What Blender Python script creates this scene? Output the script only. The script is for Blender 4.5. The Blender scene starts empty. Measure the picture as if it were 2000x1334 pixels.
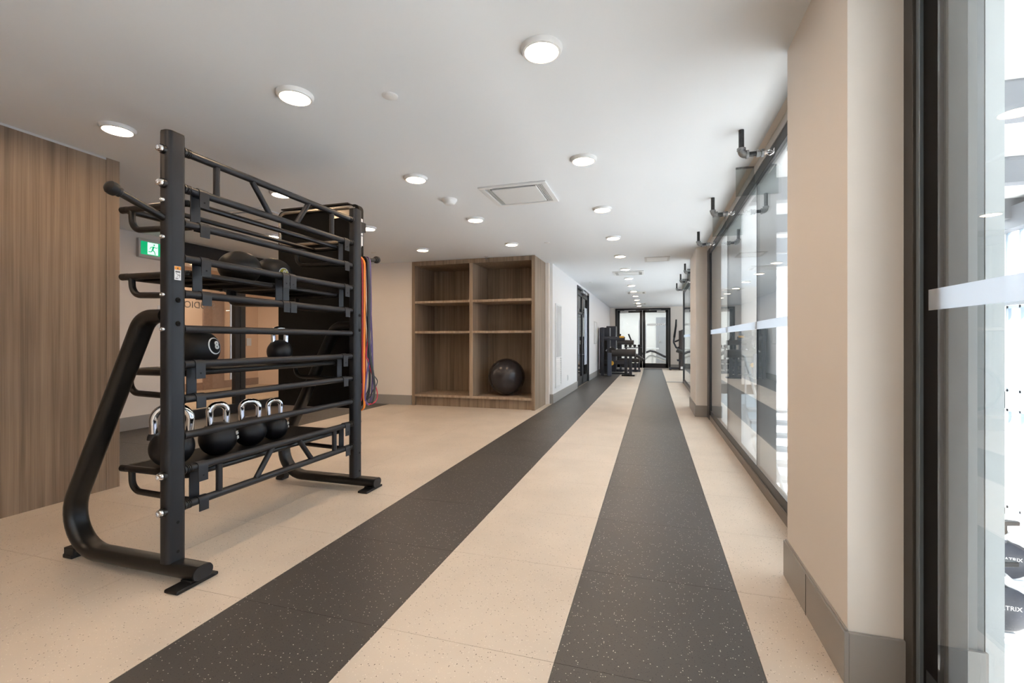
import bpy, bmesh, math, random
from mathutils import Vector, Matrix
random.seed(7)
S = bpy.context.scene
COL = S.collection
PI = math.pi

# ------------------------------------------------------------------ camera, sky, sun, area lights, exposure
CAM_H = 1.1
cam_data = bpy.data.cameras.new('camera')
cam_data.sensor_width = 36.0
cam_data.lens = 905.0 / 2000.0 * 36.0
cam_data.shift_y = -0.00075
cam_data.clip_start = 0.02
cam_data.clip_end = 200
cam = bpy.data.objects.new('camera', cam_data)
cam.location = (0, 0, CAM_H)
cam.rotation_euler = (PI / 2, 0, math.radians(16.87))
COL.objects.link(cam)
S.camera = cam

world = bpy.data.worlds.new('sky')
S.world = world
world.use_nodes = True
wn = world.node_tree.nodes
wn['Background'].inputs[0].default_value = (0.74, 0.88, 1.0, 1)
wn['Background'].inputs[1].default_value = 3.2

sun_d = bpy.data.lights.new('sun', 'SUN')
sun_d.energy = 27.0
sun_d.angle = math.radians(1.0)
sun_d.color = (1.0, 0.96, 0.9)
sun = bpy.data.objects.new('sun', sun_d)
sun.rotation_euler = Vector((-0.75, 0.25, -0.95)).to_track_quat('-Z', 'Y').to_euler()
COL.objects.link(sun)


def area(name, loc, direction, sx, sy, energy, color, portal=False):
    d = bpy.data.lights.new(name, 'AREA')
    d.shape = 'RECTANGLE'
    d.size, d.size_y = sx, sy
    d.energy = energy
    d.color = color
    if portal:
        d.cycles.is_portal = True
    o = bpy.data.objects.new(name, d)
    o.location = loc
    o.rotation_euler = Vector(direction).to_track_quat('-Z', 'Z').to_euler()
    COL.objects.link(o)
    return o


LAMP_L = 50.0
area('atrium_fill', (4.4, 5.0, 4.285), (0, 0, -1), 6.0, 17.0, 380.0, (0.82, 0.93, 1.0))  # area light added to brighten the atrium; the roof above is closed
area('atrium_fill_far', (5.4, 19.5, 4.285), (0, 0, -1), 4.8, 12.0, 900.0, (0.82, 0.93, 1.0))  # area light added to brighten the far end of the corridor
area('meditation_fill', (-0.5, 22.0, 2.62), (0, 0, -1), 5.0, 3.0, 66.0, (0.92, 0.97, 1.0))  # unseen area light added so the room beyond the end door is bright
area('studio_fill', (-8.2, 6.0, 2.62), (0, 0, -1), 2.0, 3.0, 62.0, (1.0, 0.80, 0.62))  # unseen area light added to light the studio walls warmly

S.view_settings.view_transform = 'Standard'
S.view_settings.look = 'None'
S.view_settings.exposure = 0.74
S.view_settings.gamma = 1.0
S.view_settings.use_curve_mapping = False
S.cycles.use_denoising = True
S.cycles.max_bounces = 10
S.cycles.diffuse_bounces = 6
S.cycles.glossy_bounces = 5
S.cycles.transparent_max_bounces = 16
S.cycles.sample_clamp_indirect = 6.0
S.cycles.caustics_reflective = False
S.cycles.caustics_refractive = False


# ------------------------------------------------------------------ materials
def nmat(name):
    m = bpy.data.materials.new(name)
    m.use_nodes = True
    n = m.node_tree.nodes
    return m, n, m.node_tree.links, n['Principled BSDF']


def plain(name, col, rough=0.5, metal=0.0, spec=0.5, bump=0.0, bscale=300.0, var=0.0, vscale=4.0, emit=None, es=0.0):
    m, n, l, b = nmat(name)
    b.inputs['Base Color'].default_value = (*col, 1)
    b.inputs['Roughness'].default_value = rough
    b.inputs['Metallic'].default_value = metal
    b.inputs['Specular IOR Level'].default_value = spec
    if emit:
        b.inputs['Emission Color'].default_value = (*emit, 1)
        b.inputs['Emission Strength'].default_value = es
    if bump or var:
        g = n.new('ShaderNodeNewGeometry')
    if bump:
        t = n.new('ShaderNodeTexNoise')
        t.inputs['Scale'].default_value = bscale
        t.inputs['Detail'].default_value = 3
        l.new(g.outputs['Position'], t.inputs['Vector'])
        bp = n.new('ShaderNodeBump')
        bp.inputs['Strength'].default_value = bump
        bp.inputs['Distance'].default_value = 0.002
        l.new(t.outputs['Fac'], bp.inputs['Height'])
        l.new(bp.outputs['Normal'], b.inputs['Normal'])
    if var:
        t = n.new('ShaderNodeTexNoise')
        t.inputs['Scale'].default_value = vscale
        t.inputs['Detail'].default_value = 4
        l.new(g.outputs['Position'], t.inputs['Vector'])
        r = n.new('ShaderNodeValToRGB')
        r.color_ramp.elements[0].position = 0.3
        r.color_ramp.elements[1].position = 0.7
        r.color_ramp.elements[0].color = (*[c * (1 - var) for c in col], 1)
        r.color_ramp.elements[1].color = (*[min(1, c * (1 + var)) for c in col], 1)
        l.new(t.outputs['Fac'], r.inputs['Fac'])
        l.new(r.outputs['Color'], b.inputs['Base Color'])
    return m


def speckled(name, base, fleck_a, fleck_b, rough, da, db):
    """rubber floor: base colour with two sizes of small flecks"""
    m, n, l, b = nmat(name)
    g = n.new('ShaderNodeNewGeometry')
    big = n.new('ShaderNodeTexNoise')
    big.inputs['Scale'].default_value = 2.2
    big.inputs['Detail'].default_value = 5
    l.new(g.outputs['Position'], big.inputs['Vector'])
    r = n.new('ShaderNodeValToRGB')
    r.color_ramp.elements[0].position = 0.3
    r.color_ramp.elements[1].position = 0.72
    r.color_ramp.elements[0].color = (*[c * 0.93 for c in base], 1)
    r.color_ramp.elements[1].color = (*[c * 1.06 for c in base], 1)
    l.new(big.outputs['Fac'], r.inputs['Fac'])
    cur = r.outputs['Color']
    for scale, dens, col, size in ((135.0, da, fleck_a, 0.27), (190.0, db, fleck_b, 0.30)):
        v = n.new('ShaderNodeTexVoronoi')
        v.inputs['Scale'].default_value = scale
        l.new(g.outputs['Position'], v.inputs['Vector'])
        c1 = n.new('ShaderNodeMath'); c1.operation = 'LESS_THAN'
        l.new(v.outputs['Distance'], c1.inputs[0]); c1.inputs[1].default_value = size
        sx = n.new('ShaderNodeSeparateColor')
        l.new(v.outputs['Color'], sx.inputs['Color'])
        c2 = n.new('ShaderNodeMath'); c2.operation = 'LESS_THAN'
        l.new(sx.outputs[0], c2.inputs[0]); c2.inputs[1].default_value = dens
        mu = n.new('ShaderNodeMath'); mu.operation = 'MULTIPLY'
        l.new(c1.outputs[0], mu.inputs[0]); l.new(c2.outputs[0], mu.inputs[1])
        mx = n.new('ShaderNodeMix'); mx.data_type = 'RGBA'
        l.new(mu.outputs[0], mx.inputs['Factor'])
        l.new(cur, mx.inputs['A'])
        mx.inputs['B'].default_value = (*col, 1)
        cur = mx.outputs['Result']
    l.new(cur, b.inputs['Base Color'])
    b.inputs['Roughness'].default_value = rough
    b.inputs['Specular IOR Level'].default_value = 0.45
    t = n.new('ShaderNodeTexNoise')
    t.inputs['Scale'].default_value = 240
    l.new(g.outputs['Position'], t.inputs['Vector'])
    bp = n.new('ShaderNodeBump')
    bp.inputs['Strength'].default_value = 0.12
    bp.inputs['Distance'].default_value = 0.002
    l.new(t.outputs['Fac'], bp.inputs['Height'])
    l.new(bp.outputs['Normal'], b.inputs['Normal'])
    return m


def wood(name, dark, light, rough=0.5):
    """laminate with long vertical grain"""
    m, n, l, b = nmat(name)
    g = n.new('ShaderNodeNewGeometry')
    outs = []
    for sc, zz, det, dist in ((26.0, 0.022, 5, 0.3), (210.0, 0.010, 3, 0.0), (3.2, 0.22, 4, 0.4)):
        mp = n.new('ShaderNodeMapping')
        mp.inputs['Scale'].default_value = (1, 1, zz)
        l.new(g.outputs['Position'], mp.inputs['Vector'])
        t = n.new('ShaderNodeTexNoise')
        t.inputs['Scale'].default_value = sc
        t.inputs['Detail'].default_value = det
        t.inputs['Distortion'].default_value = dist
        l.new(mp.outputs['Vector'], t.inputs['Vector'])
        outs.append(t.outputs['Fac'])
    a = n.new('ShaderNodeMath'); a.operation = 'MULTIPLY_ADD'
    l.new(outs[1], a.inputs[0]); a.inputs[1].default_value = 0.45; l.new(outs[0], a.inputs[2])
    a2 = n.new('ShaderNodeMath'); a2.operation = 'MULTIPLY_ADD'
    l.new(outs[2], a2.inputs[0]); a2.inputs[1].default_value = 0.5; l.new(a.outputs[0], a2.inputs[2])
    r = n.new('ShaderNodeValToRGB')
    r.color_ramp.elements[0].position = 0.62
    r.color_ramp.elements[0].color = (*dark, 1)
    r.color_ramp.elements[1].position = 1.02
    r.color_ramp.elements[1].color = (*light, 1)
    sc_ = n.new('ShaderNodeMath'); sc_.operation = 'MULTIPLY'
    l.new(a2.outputs[0], sc_.inputs[0]); sc_.inputs[1].default_value = 0.87
    l.new(sc_.outputs[0], r.inputs['Fac'])
    l.new(r.outputs['Color'], b.inputs['Base Color'])
    b.inputs['Roughness'].default_value = rough
    bp = n.new('ShaderNodeBump')
    bp.inputs['Strength'].default_value = 0.08
    bp.inputs['Distance'].default_value = 0.001
    l.new(outs[1], bp.inputs['Height'])
    l.new(bp.outputs['Normal'], b.inputs['Normal'])
    return m


def glass(name, tint=(0.93, 0.96, 0.95), gain=1.7, rough=0.0):
    m, n, l, b = nmat(name)
    n.remove(b)
    out = n['Material Output']
    tr = n.new('ShaderNodeBsdfTransparent'); tr.inputs[0].default_value = (*tint, 1)
    gl = n.new('ShaderNodeBsdfGlossy'); gl.inputs['Roughness'].default_value = rough
    ge = n.new('ShaderNodeNewGeometry')
    dt = n.new('ShaderNodeVectorMath'); dt.operation = 'DOT_PRODUCT'
    l.new(ge.outputs['Incoming'], dt.inputs[0]); l.new(ge.outputs['Normal'], dt.inputs[1])
    ab = n.new('ShaderNodeMath'); ab.operation = 'ABSOLUTE'
    l.new(dt.outputs['Value'], ab.inputs[0])
    iv = n.new('ShaderNodeMath'); iv.operation = 'SUBTRACT'; iv.inputs[0].default_value = 1.0
    l.new(ab.outputs[0], iv.inputs[1])
    pw = n.new('ShaderNodeMath'); pw.operation = 'POWER'; pw.inputs[1].default_value = 3.2
    l.new(iv.outputs[0], pw.inputs[0])
    ma = n.new('ShaderNodeMath'); ma.operation = 'MULTIPLY_ADD'
    l.new(pw.outputs[0], ma.inputs[0]); ma.inputs[1].default_value = 0.96; ma.inputs[2].default_value = 0.04
    mu = n.new('ShaderNodeMath'); mu.operation = 'MULTIPLY'; mu.use_clamp = True
    l.new(ma.outputs[0], mu.inputs[0]); mu.inputs[1].default_value = gain
    mx = n.new('ShaderNodeMixShader')
    l.new(mu.outputs[0], mx.inputs[0]); l.new(tr.outputs[0], mx.inputs[1]); l.new(gl.outputs[0], mx.inputs[2])
    l.new(mx.outputs[0], out.inputs['Surface'])
    return m


def frosted(name, col, alpha):
    m, n, l, b = nmat(name)
    out = n['Material Output']
    b.inputs['Base Color'].default_value = (*col, 1)
    b.inputs['Roughness'].default_value = 0.5
    tl = n.new('ShaderNodeBsdfTranslucent'); tl.inputs[0].default_value = (*col, 1)
    a = n.new('ShaderNodeMixShader'); a.inputs[0].default_value = 0.5
    l.new(b.outputs[0], a.inputs[1]); l.new(tl.outputs[0], a.inputs[2])
    tr = n.new('ShaderNodeBsdfTransparent')
    mx = n.new('ShaderNodeMixShader'); mx.inputs[0].default_value = alpha
    l.new(tr.outputs[0], mx.inputs[1]); l.new(a.outputs[0], mx.inputs[2])
    l.new(mx.outputs[0], out.inputs['Surface'])
    return m


M = {}
M['paint'] = plain('paint_off_white', (0.86, 0.80, 0.735), 0.6, var=0.012, vscale=1.5, spec=0.3)
M['paint_white'] = plain('paint_white', (0.83, 0.83, 0.825), 0.6, spec=0.3)
M['ceiling'] = plain('ceiling_paint', (0.80, 0.83, 0.86), 0.75, spec=0.2)
M['base'] = plain('grey_rubber_base', (0.33, 0.315, 0.295), 0.45, bump=0.05)
M['tan'] = speckled('tan_speckled_rubber', (0.63, 0.54, 0.45), (0.16, 0.12, 0.09), (0.80, 0.72, 0.62), 0.42, 0.10, 0.10)
M['dark'] = speckled('charcoal_speckled_rubber', (0.072, 0.065, 0.060), (0.62, 0.58, 0.52), (0.02, 0.02, 0.02), 0.40, 0.115, 0.20)
M['slab'] = plain('floor_adhesive', (0.16, 0.145, 0.13), 0.8)
M['wood'] = wood('grey_brown_laminate', (0.165, 0.115, 0.074), (0.335, 0.248, 0.172))
M['wood_edge'] = wood('grey_brown_edging', (0.27, 0.195, 0.13), (0.46, 0.36, 0.265))
M['black'] = plain('black_powder_coat', (0.008, 0.0075, 0.007), 0.34, spec=0.45)
M['blackpost'] = plain('charcoal_powder_coat', (0.011, 0.0125, 0.016), 0.40, spec=0.42)
M['blackmat'] = plain('matte_black', (0.005, 0.0045, 0.004), 0.7, spec=0.25)
M['rubber'] = plain('black_rubber', (0.006, 0.006, 0.0065), 0.5, spec=0.4)
M['urethane'] = plain('black_urethane', (0.005, 0.005, 0.007), 0.42, spec=0.5, bump=0.05, bscale=500)
M['leather'] = plain('black_textured_rubber', (0.010, 0.008, 0.006), 0.45, bump=0.25, bscale=350)
M['chrome'] = plain('chrome', (0.86, 0.86, 0.87), 0.08, metal=1.0)
M['steel'] = plain('brushed_steel', (0.74, 0.75, 0.76), 0.32, metal=1.0)
M['pewter'] = plain('warm_metal_tube', (0.50, 0.45, 0.38), 0.25, metal=0.9)
M['castiron'] = plain('black_iron_pipe', (0.055, 0.056, 0.058), 0.42, metal=0.6, bump=0.2, bscale=160, var=0.25, vscale=60)
M['galv'] = plain('galvanised_fitting', (0.30, 0.31, 0.315), 0.4, metal=0.8, bump=0.2, bscale=140, var=0.3, vscale=50)
M['frame'] = plain('black_aluminium', (0.018, 0.021, 0.025), 0.4, spec=0.5)
M['bronze'] = plain('dark_bronze_aluminium', (0.055, 0.048, 0.042), 0.45, metal=0.2)
M['sill'] = plain('taupe_aluminium_sill', (0.17, 0.145, 0.125), 0.4, metal=0.3)
M['gasket'] = plain('black_gasket', (0.004, 0.004, 0.005), 0.7, spec=0.2)
M['alu'] = plain('grey_blue_aluminium', (0.16, 0.19, 0.215), 0.4, metal=0.3)
M['fin'] = plain('grey_painted_fin', (0.17, 0.185, 0.19), 0.5)
M['glass'] = glass('clear_glass', (0.965, 0.98, 0.975), 1.0)
M['glass_door'] = glass('door_glass', (0.96, 0.98, 0.975), 1.0)
M['plexi'] = glass('grey_clear_plate', (0.80, 0.83, 0.83), 1.0, 0.03)
M['frost'] = frosted('frosted_vinyl', (0.74, 0.79, 0.85), 0.80)
M['trim'] = plain('white_lamp_trim', (0.80, 0.80, 0.79), 0.35)
M['lens'] = plain('lamp_lens', (0.9, 0.85, 0.8), 0.4, emit=(1.0, 0.70, 0.45), es=LAMP_L)
M['white'] = plain('white_plastic', (0.80, 0.81, 0.81), 0.4)
M['reflection_paint'] = plain('painted_window_reflection', (0.80, 0.82, 0.83), 0.05)  # pale colour put in for a bright window reflection on the cabinet
M['grille'] = plain('pale_grey_grille', (0.62, 0.62, 0.61), 0.45)
M['slot_shade'] = plain('painted_slot_shade', (0.40, 0.40, 0.39), 0.8)  # shade of the vent recess painted as flat grey
M['edge_shade'] = plain('painted_edge_shade', (0.06, 0.06, 0.058), 0.8)  # shade along the near edge of the vent, painted as a dark strip
M['housing'] = plain('grey_sign_housing', (0.60, 0.58, 0.56), 0.45)
M['green'] = plain('exit_green', (0.0, 0.30, 0.11), 0.4, emit=(0.0, 0.42, 0.16), es=0.55)
M['signwhite'] = plain('exit_white', (0.85, 0.9, 0.88), 0.4, emit=(0.75, 0.95, 0.9), es=0.55)
M['ink'] = plain('white_print', (0.82, 0.82, 0.80), 0.5)
M['inkgrey'] = plain('black_print', (0.03, 0.03, 0.03), 0.5)
M['lettergrey'] = plain('grey_vinyl_lettering', (0.30, 0.27, 0.25), 0.5)
M['vinyl'] = frosted('white_vinyl_lettering', (0.93, 0.94, 0.95), 0.97)
M['orange_print'] = plain('orange_print', (0.85, 0.33, 0.03), 0.5)
M['olive'] = plain('olive_yellow_print', (0.38, 0.33, 0.02), 0.45)
M['b_orange'] = plain('orange_latex', (0.85, 0.23, 0.01), 0.4)
M['b_red'] = plain('red_latex', (0.45, 0.02, 0.02), 0.4)
M['b_crimson'] = plain('crimson_latex', (0.55, 0.015, 0.04), 0.4)
M['b_black'] = plain('black_latex', (0.02, 0.02, 0.02), 0.4)
M['b_purple'] = plain('purple_latex', (0.085, 0.045, 0.17), 0.4)
M['ball'] = plain('dark_grey_vinyl', (0.034, 0.032, 0.036), 0.24)
M['studio_wall'] = plain('studio_peach_wall', (0.68, 0.53, 0.42), 0.6)
M['studio_door'] = plain('studio_brown_door', (0.27, 0.19, 0.155), 0.5, var=0.1, vscale=20)
M['greydoor'] = plain('grey_door_paint', (0.36, 0.37, 0.40), 0.5)
M['pad'] = plain('charcoal_vinyl_pad', (0.045, 0.043, 0.044), 0.5)
M['machine'] = plain('blue_black_machine_frame', (0.028, 0.032, 0.045), 0.4)
M['bluepost'] = plain('slate_blue_machine_post', (0.07, 0.085, 0.125), 0.35)
M['shroud'] = plain('brown_black_shroud', (0.055, 0.045, 0.044), 0.45)
M['yellow'] = plain('amber_grip', (0.75, 0.42, 0.05), 0.4)
M['brick'] = plain('blue_grey_facade', (0.20, 0.25, 0.40), 0.7, var=0.25, vscale=3)
M['brick_dark'] = plain('blue_facade_pier', (0.12, 0.15, 0.25), 0.7)
M['atriumfloor'] = plain('pale_atrium_floor', (0.78, 0.78, 0.79), 0.5)
M['palecol'] = plain('pale_grey_column_paint', (0.55, 0.58, 0.575), 0.5)
M['bluealu'] = plain('pale_blue_window_frame', (0.42, 0.50, 0.58), 0.4)
M['asphalt'] = plain('grey_asphalt', (0.10, 0.10, 0.105), 0.85)
M['beam'] = plain('grey_painted_beam', (0.16, 0.165, 0.18), 0.5)


# ------------------------------------------------------------------ mesh helpers
class MB:
    def __init__(self):
        self.bm = bmesh.new()

    def box(self, x0, x1, y0, y1, z0, z1, mi=0):
        v = [self.bm.verts.new(p) for p in ((x0, y0, z0), (x1, y0, z0), (x1, y1, z0), (x0, y1, z0),
                                            (x0, y0, z1), (x1, y0, z1), (x1, y1, z1), (x0, y1, z1))]
        for f in ((3, 2, 1, 0), (4, 5, 6, 7), (0, 1, 5, 4), (1, 2, 6, 5), (2, 3, 7, 6), (3, 0, 4, 7)):
            self.bm.faces.new([v[i] for i in f]).material_index = mi
        return self

    def rings(self, rings, caps=True, closed=False):
        vs = [[self.bm.verts.new(p) for p in r] for r in rings]
        n = len(vs[0])
        pairs = list(zip(vs, vs[1:]))
        if closed:
            pairs.append((vs[-1], vs[0]))
        for a, b in pairs:
            for i in range(n):
                self.bm.faces.new((a[i], a[(i + 1) % n], b[(i + 1) % n], b[i]))
        if caps and not closed:
            self.bm.faces.new(vs[0][::-1])
            self.bm.faces.new(vs[-1])
        return self

    def sweep(self, path, section, up=(0, 0, 1), closed=False, scale=None):
        """section: 2D points (side, up) carried along a path"""
        path = [Vector(p) for p in path]
        rings = []
        N = len(path)
        upv = Vector(up)
        for i, p in enumerate(path):
            if closed:
                t = (path[(i + 1) % N] - path[i - 1]).normalized()
            else:
                t = (path[min(i + 1, N - 1)] - path[max(i - 1, 0)]).normalized()
            u = upv - t * upv.dot(t)
            if u.length < 1e-4:
                alt = Vector((1, 0, 0)) if abs(t.x) < 0.9 else Vector((0, 1, 0))
                u = alt - t * alt.dot(t)
            u.normalize()
            s = t.cross(u)
            k = scale[i] if scale else 1.0
            rings.append([p + s * a * k + u * b * k for a, b in section])
        return self.rings(rings, closed=closed)

    def tube(self, path, r, n=12, closed=False, up=(0, 0, 1), scale=None):
        sec = [(r * math.cos(2 * PI * k / n), r * math.sin(2 * PI * k / n)) for k in range(n)]
        return self.sweep(path, sec, up, closed, scale)

    def lathe(self, c, prof, axis=(0, 0, 1), n=24):
        """prof: (radius, height along axis)"""
        ax = Vector(axis).normalized()
        q = ax.to_track_quat('Z', 'Y')
        c = Vector(c)
        rings = []
        for r, h in prof:
            rr = max(r, 1e-5)
            rings.append([c + q @ Vector((rr * math.cos(2 * PI * k / n), rr * math.sin(2 * PI * k / n), h)) for k in range(n)])
        return self.rings(rings)

    def ball(self, c, r, n=32, m=18, sz=1.0, zmin=-1.0):
        prof = []
        for i in range(m + 1):
            a = -PI / 2 + PI * i / m
            s = math.sin(a)
            if s < zmin:
                s = zmin
            prof.append((r * math.cos(a), r * sz * s))
        return self.lathe(c, prof, n=n)

    def poly(self, pts, d):
        """flat outline extruded by vector d"""
        d = Vector(d)
        return self.rings([[Vector(p) for p in pts], [Vector(p) + d for p in pts]])


def fillet(pts, radii, seg=8):
    """polyline with rounded corners"""
    pts = [Vector(p) for p in pts]
    if not isinstance(radii, (list, tuple)):
        radii = [radii] * len(pts)
    out = [pts[0]]
    for i in range(1, len(pts) - 1):
        a = (pts[i - 1] - pts[i]).normalized()
        b = (pts[i + 1] - pts[i]).normalized()
        ang = a.angle(b)
        t = radii[i] / math.tan(ang / 2)
        c = pts[i] + (a + b).normalized() * (radii[i] / math.sin(ang / 2))
        s, e = pts[i] + a * t - c, pts[i] + b * t - c
        tot = s.angle(e)
        for k in range(seg + 1):
            w = k / seg
            out.append(c + (s * math.sin((1 - w) * tot) + e * math.sin(w * tot)) / math.sin(tot))
    out.append(pts[-1])
    return out


def rrect(w, h, r, seg=5):
    """rounded rectangle section"""
    out = []
    for cx, cy, a0 in ((w / 2 - r, h / 2 - r, 0), (-w / 2 + r, h / 2 - r, PI / 2), (-w / 2 + r, -h / 2 + r, PI), (w / 2 - r, -h / 2 + r, 1.5 * PI)):
        for k in range(seg + 1):
            a = a0 + PI / 2 * k / seg
            out.append((cx + r * math.cos(a), cy + r * math.sin(a)))
    return out


def wloc(o):
    v = Vector((0, 0, 0))
    while o:
        v += o.location
        o = o.parent
    return v


def obj(name, mb, mat, parent=None, bevel=0.0, smooth=35, label=None, kind=None, local=False):
    me = bpy.data.meshes.new(name)
    bm = mb.bm
    bmesh.ops.recalc_face_normals(bm, faces=bm.faces)
    if parent is not None and not local:
        bmesh.ops.translate(bm, verts=bm.verts, vec=-wloc(parent))
    bm.to_mesh(me)
    bm.free()
    for m in (mat if isinstance(mat, (list, tuple)) else [mat]):
        me.materials.append(M[m])
    if smooth:
        me.shade_smooth()
        me.set_sharp_from_angle(angle=math.radians(smooth))
    o = bpy.data.objects.new(name, me)
    COL.objects.link(o)
    if parent is not None:
        o.parent = parent
    if bevel:
        b = o.modifiers.new('bevel', 'BEVEL')
        b.width = bevel
        b.segments = 2
        b.limit_method = 'ANGLE'
        b.angle_limit = math.radians(40)
    if label:
        o['label'] = label
    if kind:
        o['kind'] = kind
    return o


def thing(name, label, cat, loc=(0, 0, 0), group=None):
    o = bpy.data.objects.new(name, None)
    o.empty_display_size = 0.1
    COL.objects.link(o)
    o.location = loc
    o['label'] = label
    o['category'] = cat
    if group:
        o['group'] = group
    return o


def tag(o, label, cat, group=None):
    o['label'] = label
    o['category'] = cat
    if group:
        o['group'] = group
    return o


def struct(name, mb, mat, parent=None, bevel=0.0, label=None):
    return obj(name, mb, mat, parent, bevel=bevel, kind='structure', label=label)


def dup(root, loc, label=None):
    r = root.copy()
    COL.objects.link(r)
    r.location = loc
    if label:
        r['label'] = label
    for ch in list(root.children):
        c = ch.copy()
        COL.objects.link(c)
        c.parent = r
        for g in ch.children:
            d = g.copy()
            COL.objects.link(d)
            d.parent = c
    return r


def text_mb(body, size, mtx, depth=0.0006, bold=0.0):
    cu = bpy.data.curves.new('lettering', 'FONT')
    cu.body = body
    cu.size = size
    cu.extrude = depth
    cu.offset = bold
    cu.align_x = 'CENTER'
    cu.align_y = 'CENTER'
    cu.resolution_u = 3
    o = bpy.data.objects.new('lettering', cu)
    COL.objects.link(o)
    dg = bpy.context.evaluated_depsgraph_get()
    me = bpy.data.meshes.new_from_object(o.evaluated_get(dg))
    mb = MB()
    mb.bm.from_mesh(me)
    bpy.data.objects.remove(o)
    bpy.data.curves.remove(cu)
    bpy.data.meshes.remove(me)
    bmesh.ops.transform(mb.bm, matrix=mtx, verts=mb.bm.verts)
    return mb


def frame_at(pos, normal, up=(0, 0, 1)):
    """matrix whose +Z is the outward normal and +Y is up"""
    z = Vector(normal).normalized()
    u = Vector(up)
    y = (u - z * u.dot(z)).normalized()
    x = y.cross(z)
    m = Matrix((x, y, z)).transposed().to_4x4()
    m.translation = Vector(pos)
    return m


# ------------------------------------------------------------------ setting: floor
CEIL = 2.45
XG = 0.77          # glass plane on the right
XC = -1.67         # corridor wall on the left
XW = -6.15         # far left wall with the studio front
YE = 19.3          # end wall
TX, TY = 0.676, 0.672
X0 = -0.322        # left edge of the right-hand dark lane
Y0 = 0.885

fl = MB()
fl.box(-6.3, 0.90, -3.0, YE, -0.25, -0.008)
fl.box(0.90, 2.7, 12.9, YE, -0.25, -0.008)
floor = struct('floor', fl, 'slab')
g = 0.0009
tile_mesh = {}


def lane(i):
    # column index -> material: dark lanes at i = 0 and i = -2, dark carpeted margin beyond i = -6
    return 'dark' if i in (0, -2) or i <= -7 else 'tan'


for i in range(-9, 2):
    x0 = X0 + i * TX
    x1 = x0 + TX
    xa, xb = max(x0, XW), min(x1, 0.775)
    if xb - xa < 0.05:
        continue
    for j in range(0, 11):
        y0 = Y0 + j * TY
        if i <= -4 and y0 > 7.2:
            continue
        key = (lane(i), round(xb - xa, 3))
        if key not in tile_mesh:
            o = obj('floor_tile', MB().box(g, xb - xa - g, g, TY - g, -0.008, 0.0), key[0], floor, smooth=0, local=True)
            tile_mesh[key] = o.data
        else:
            o = bpy.data.objects.new('floor_tile', tile_mesh[key])
            COL.objects.link(o)
            o.parent = floor
        o.location = (xa, y0, 0)
# beyond the picked-out tiles the lanes run on as long strips
YT = Y0 + 11 * TY
for i in range(-3, 2):
    xa = max(X0 + i * TX, XC - 0.02)
    xb = min(X0 + (i + 1) * TX, 0.775)
    obj('floor_strip', MB().box(xa + g, xb - g, YT + g, YE, -0.008, 0.0), lane(i) if i != -3 else 'tan', floor, smooth=0)
obj('floor_strip', MB().box(0.775, 2.7, 12.9, YE, -0.008, 0.0), 'tan', floor, smooth=0)
obj('floor_strip', MB().box(-6.15, 0.775, -3.0, Y0 - g, -0.008, 0.0), 'tan', floor, smooth=0)
struct('trim_1', MB().box(X0 + TX, XG + 0.1, 12.95, 13.15, -0.004, 0.006), 'base')

# ------------------------------------------------------------------ setting: ceiling
struct('ceiling', MB().box(-6.4, 0.712, -3.0, YE + 0.1, CEIL, CEIL + 0.25).box(0.712, 2.8, 12.9, YE + 0.1, CEIL, CEIL + 0.25), 'ceiling')
struct('trim_2', MB().box(0.712, 0.752, -3.0, 12.9, CEIL - 0.002, CEIL + 0.25), 'paint')

# ------------------------------------------------------------------ setting: walls
# wood partition on the left
w = struct('wall_left', MB().box(-4.02, -3.855, -3.0, 2.40, 0, CEIL - 0.012).box(-4.02, -3.853, 2.402, 2.49, 0, CEIL), 'wood')
struct('trim_3', MB().box(-3.885, -3.853, -3.0, 2.40, CEIL - 0.016, CEIL - 0.001), 'grille')
# far left white wall, the studio front beyond it
struct('wall_far_left', MB().box(-6.30, XW, 2.3, 4.55, 0, CEIL), 'paint')
struct('baseboard_far_left', MB().box(XW, XW + 0.012, 2.49, 4.55, 0, 0.165), 'base', bevel=0.003)
struct('wall_near_end', MB().box(-6.30, 0.9, -3.2, -3.0, 0, CEIL).box(-6.30, -6.15, -3.0, 2.3, 0, CEIL), 'paint')
# back wall left of the shelves
struct('wall_back', MB().box(-6.30, -3.945, 7.10, 7.25, 0, CEIL).box(-3.95, -1.72, 7.86, 7.95, 0, CEIL), 'paint')
struct('baseboard_back', MB().box(XW + 0.08, -3.945, 7.085, 7.10, 0, 0.165), 'base', bevel=0.003)
# corridor wall with a door opening
DY0, DY1, DZ = 10.70, 12.75, 2.395
cw = MB()
cw.box(XC - 0.12, XC, 7.95, DY0, 0, CEIL).box(XC - 0.12, XC, DY1, YE, 0, CEIL).box(XC - 0.12, XC, DY0, DY1, DZ, CEIL)
cw.box(-1.775, XC - 0.12, 7.84, 7.95 + 0.05, 0, CEIL)
struct('wall_corridor', cw, 'paint_white')
struct('baseboard_corridor', MB().box(XC, XC + 0.013, 7.94, DY0, 0, 0.165).box(XC, XC + 0.013, DY1, YE, 0, 0.165)
       .box(-1.765, XC + 0.013, 7.937, 7.95, 0, 0.165), 'base', bevel=0.003)
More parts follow.
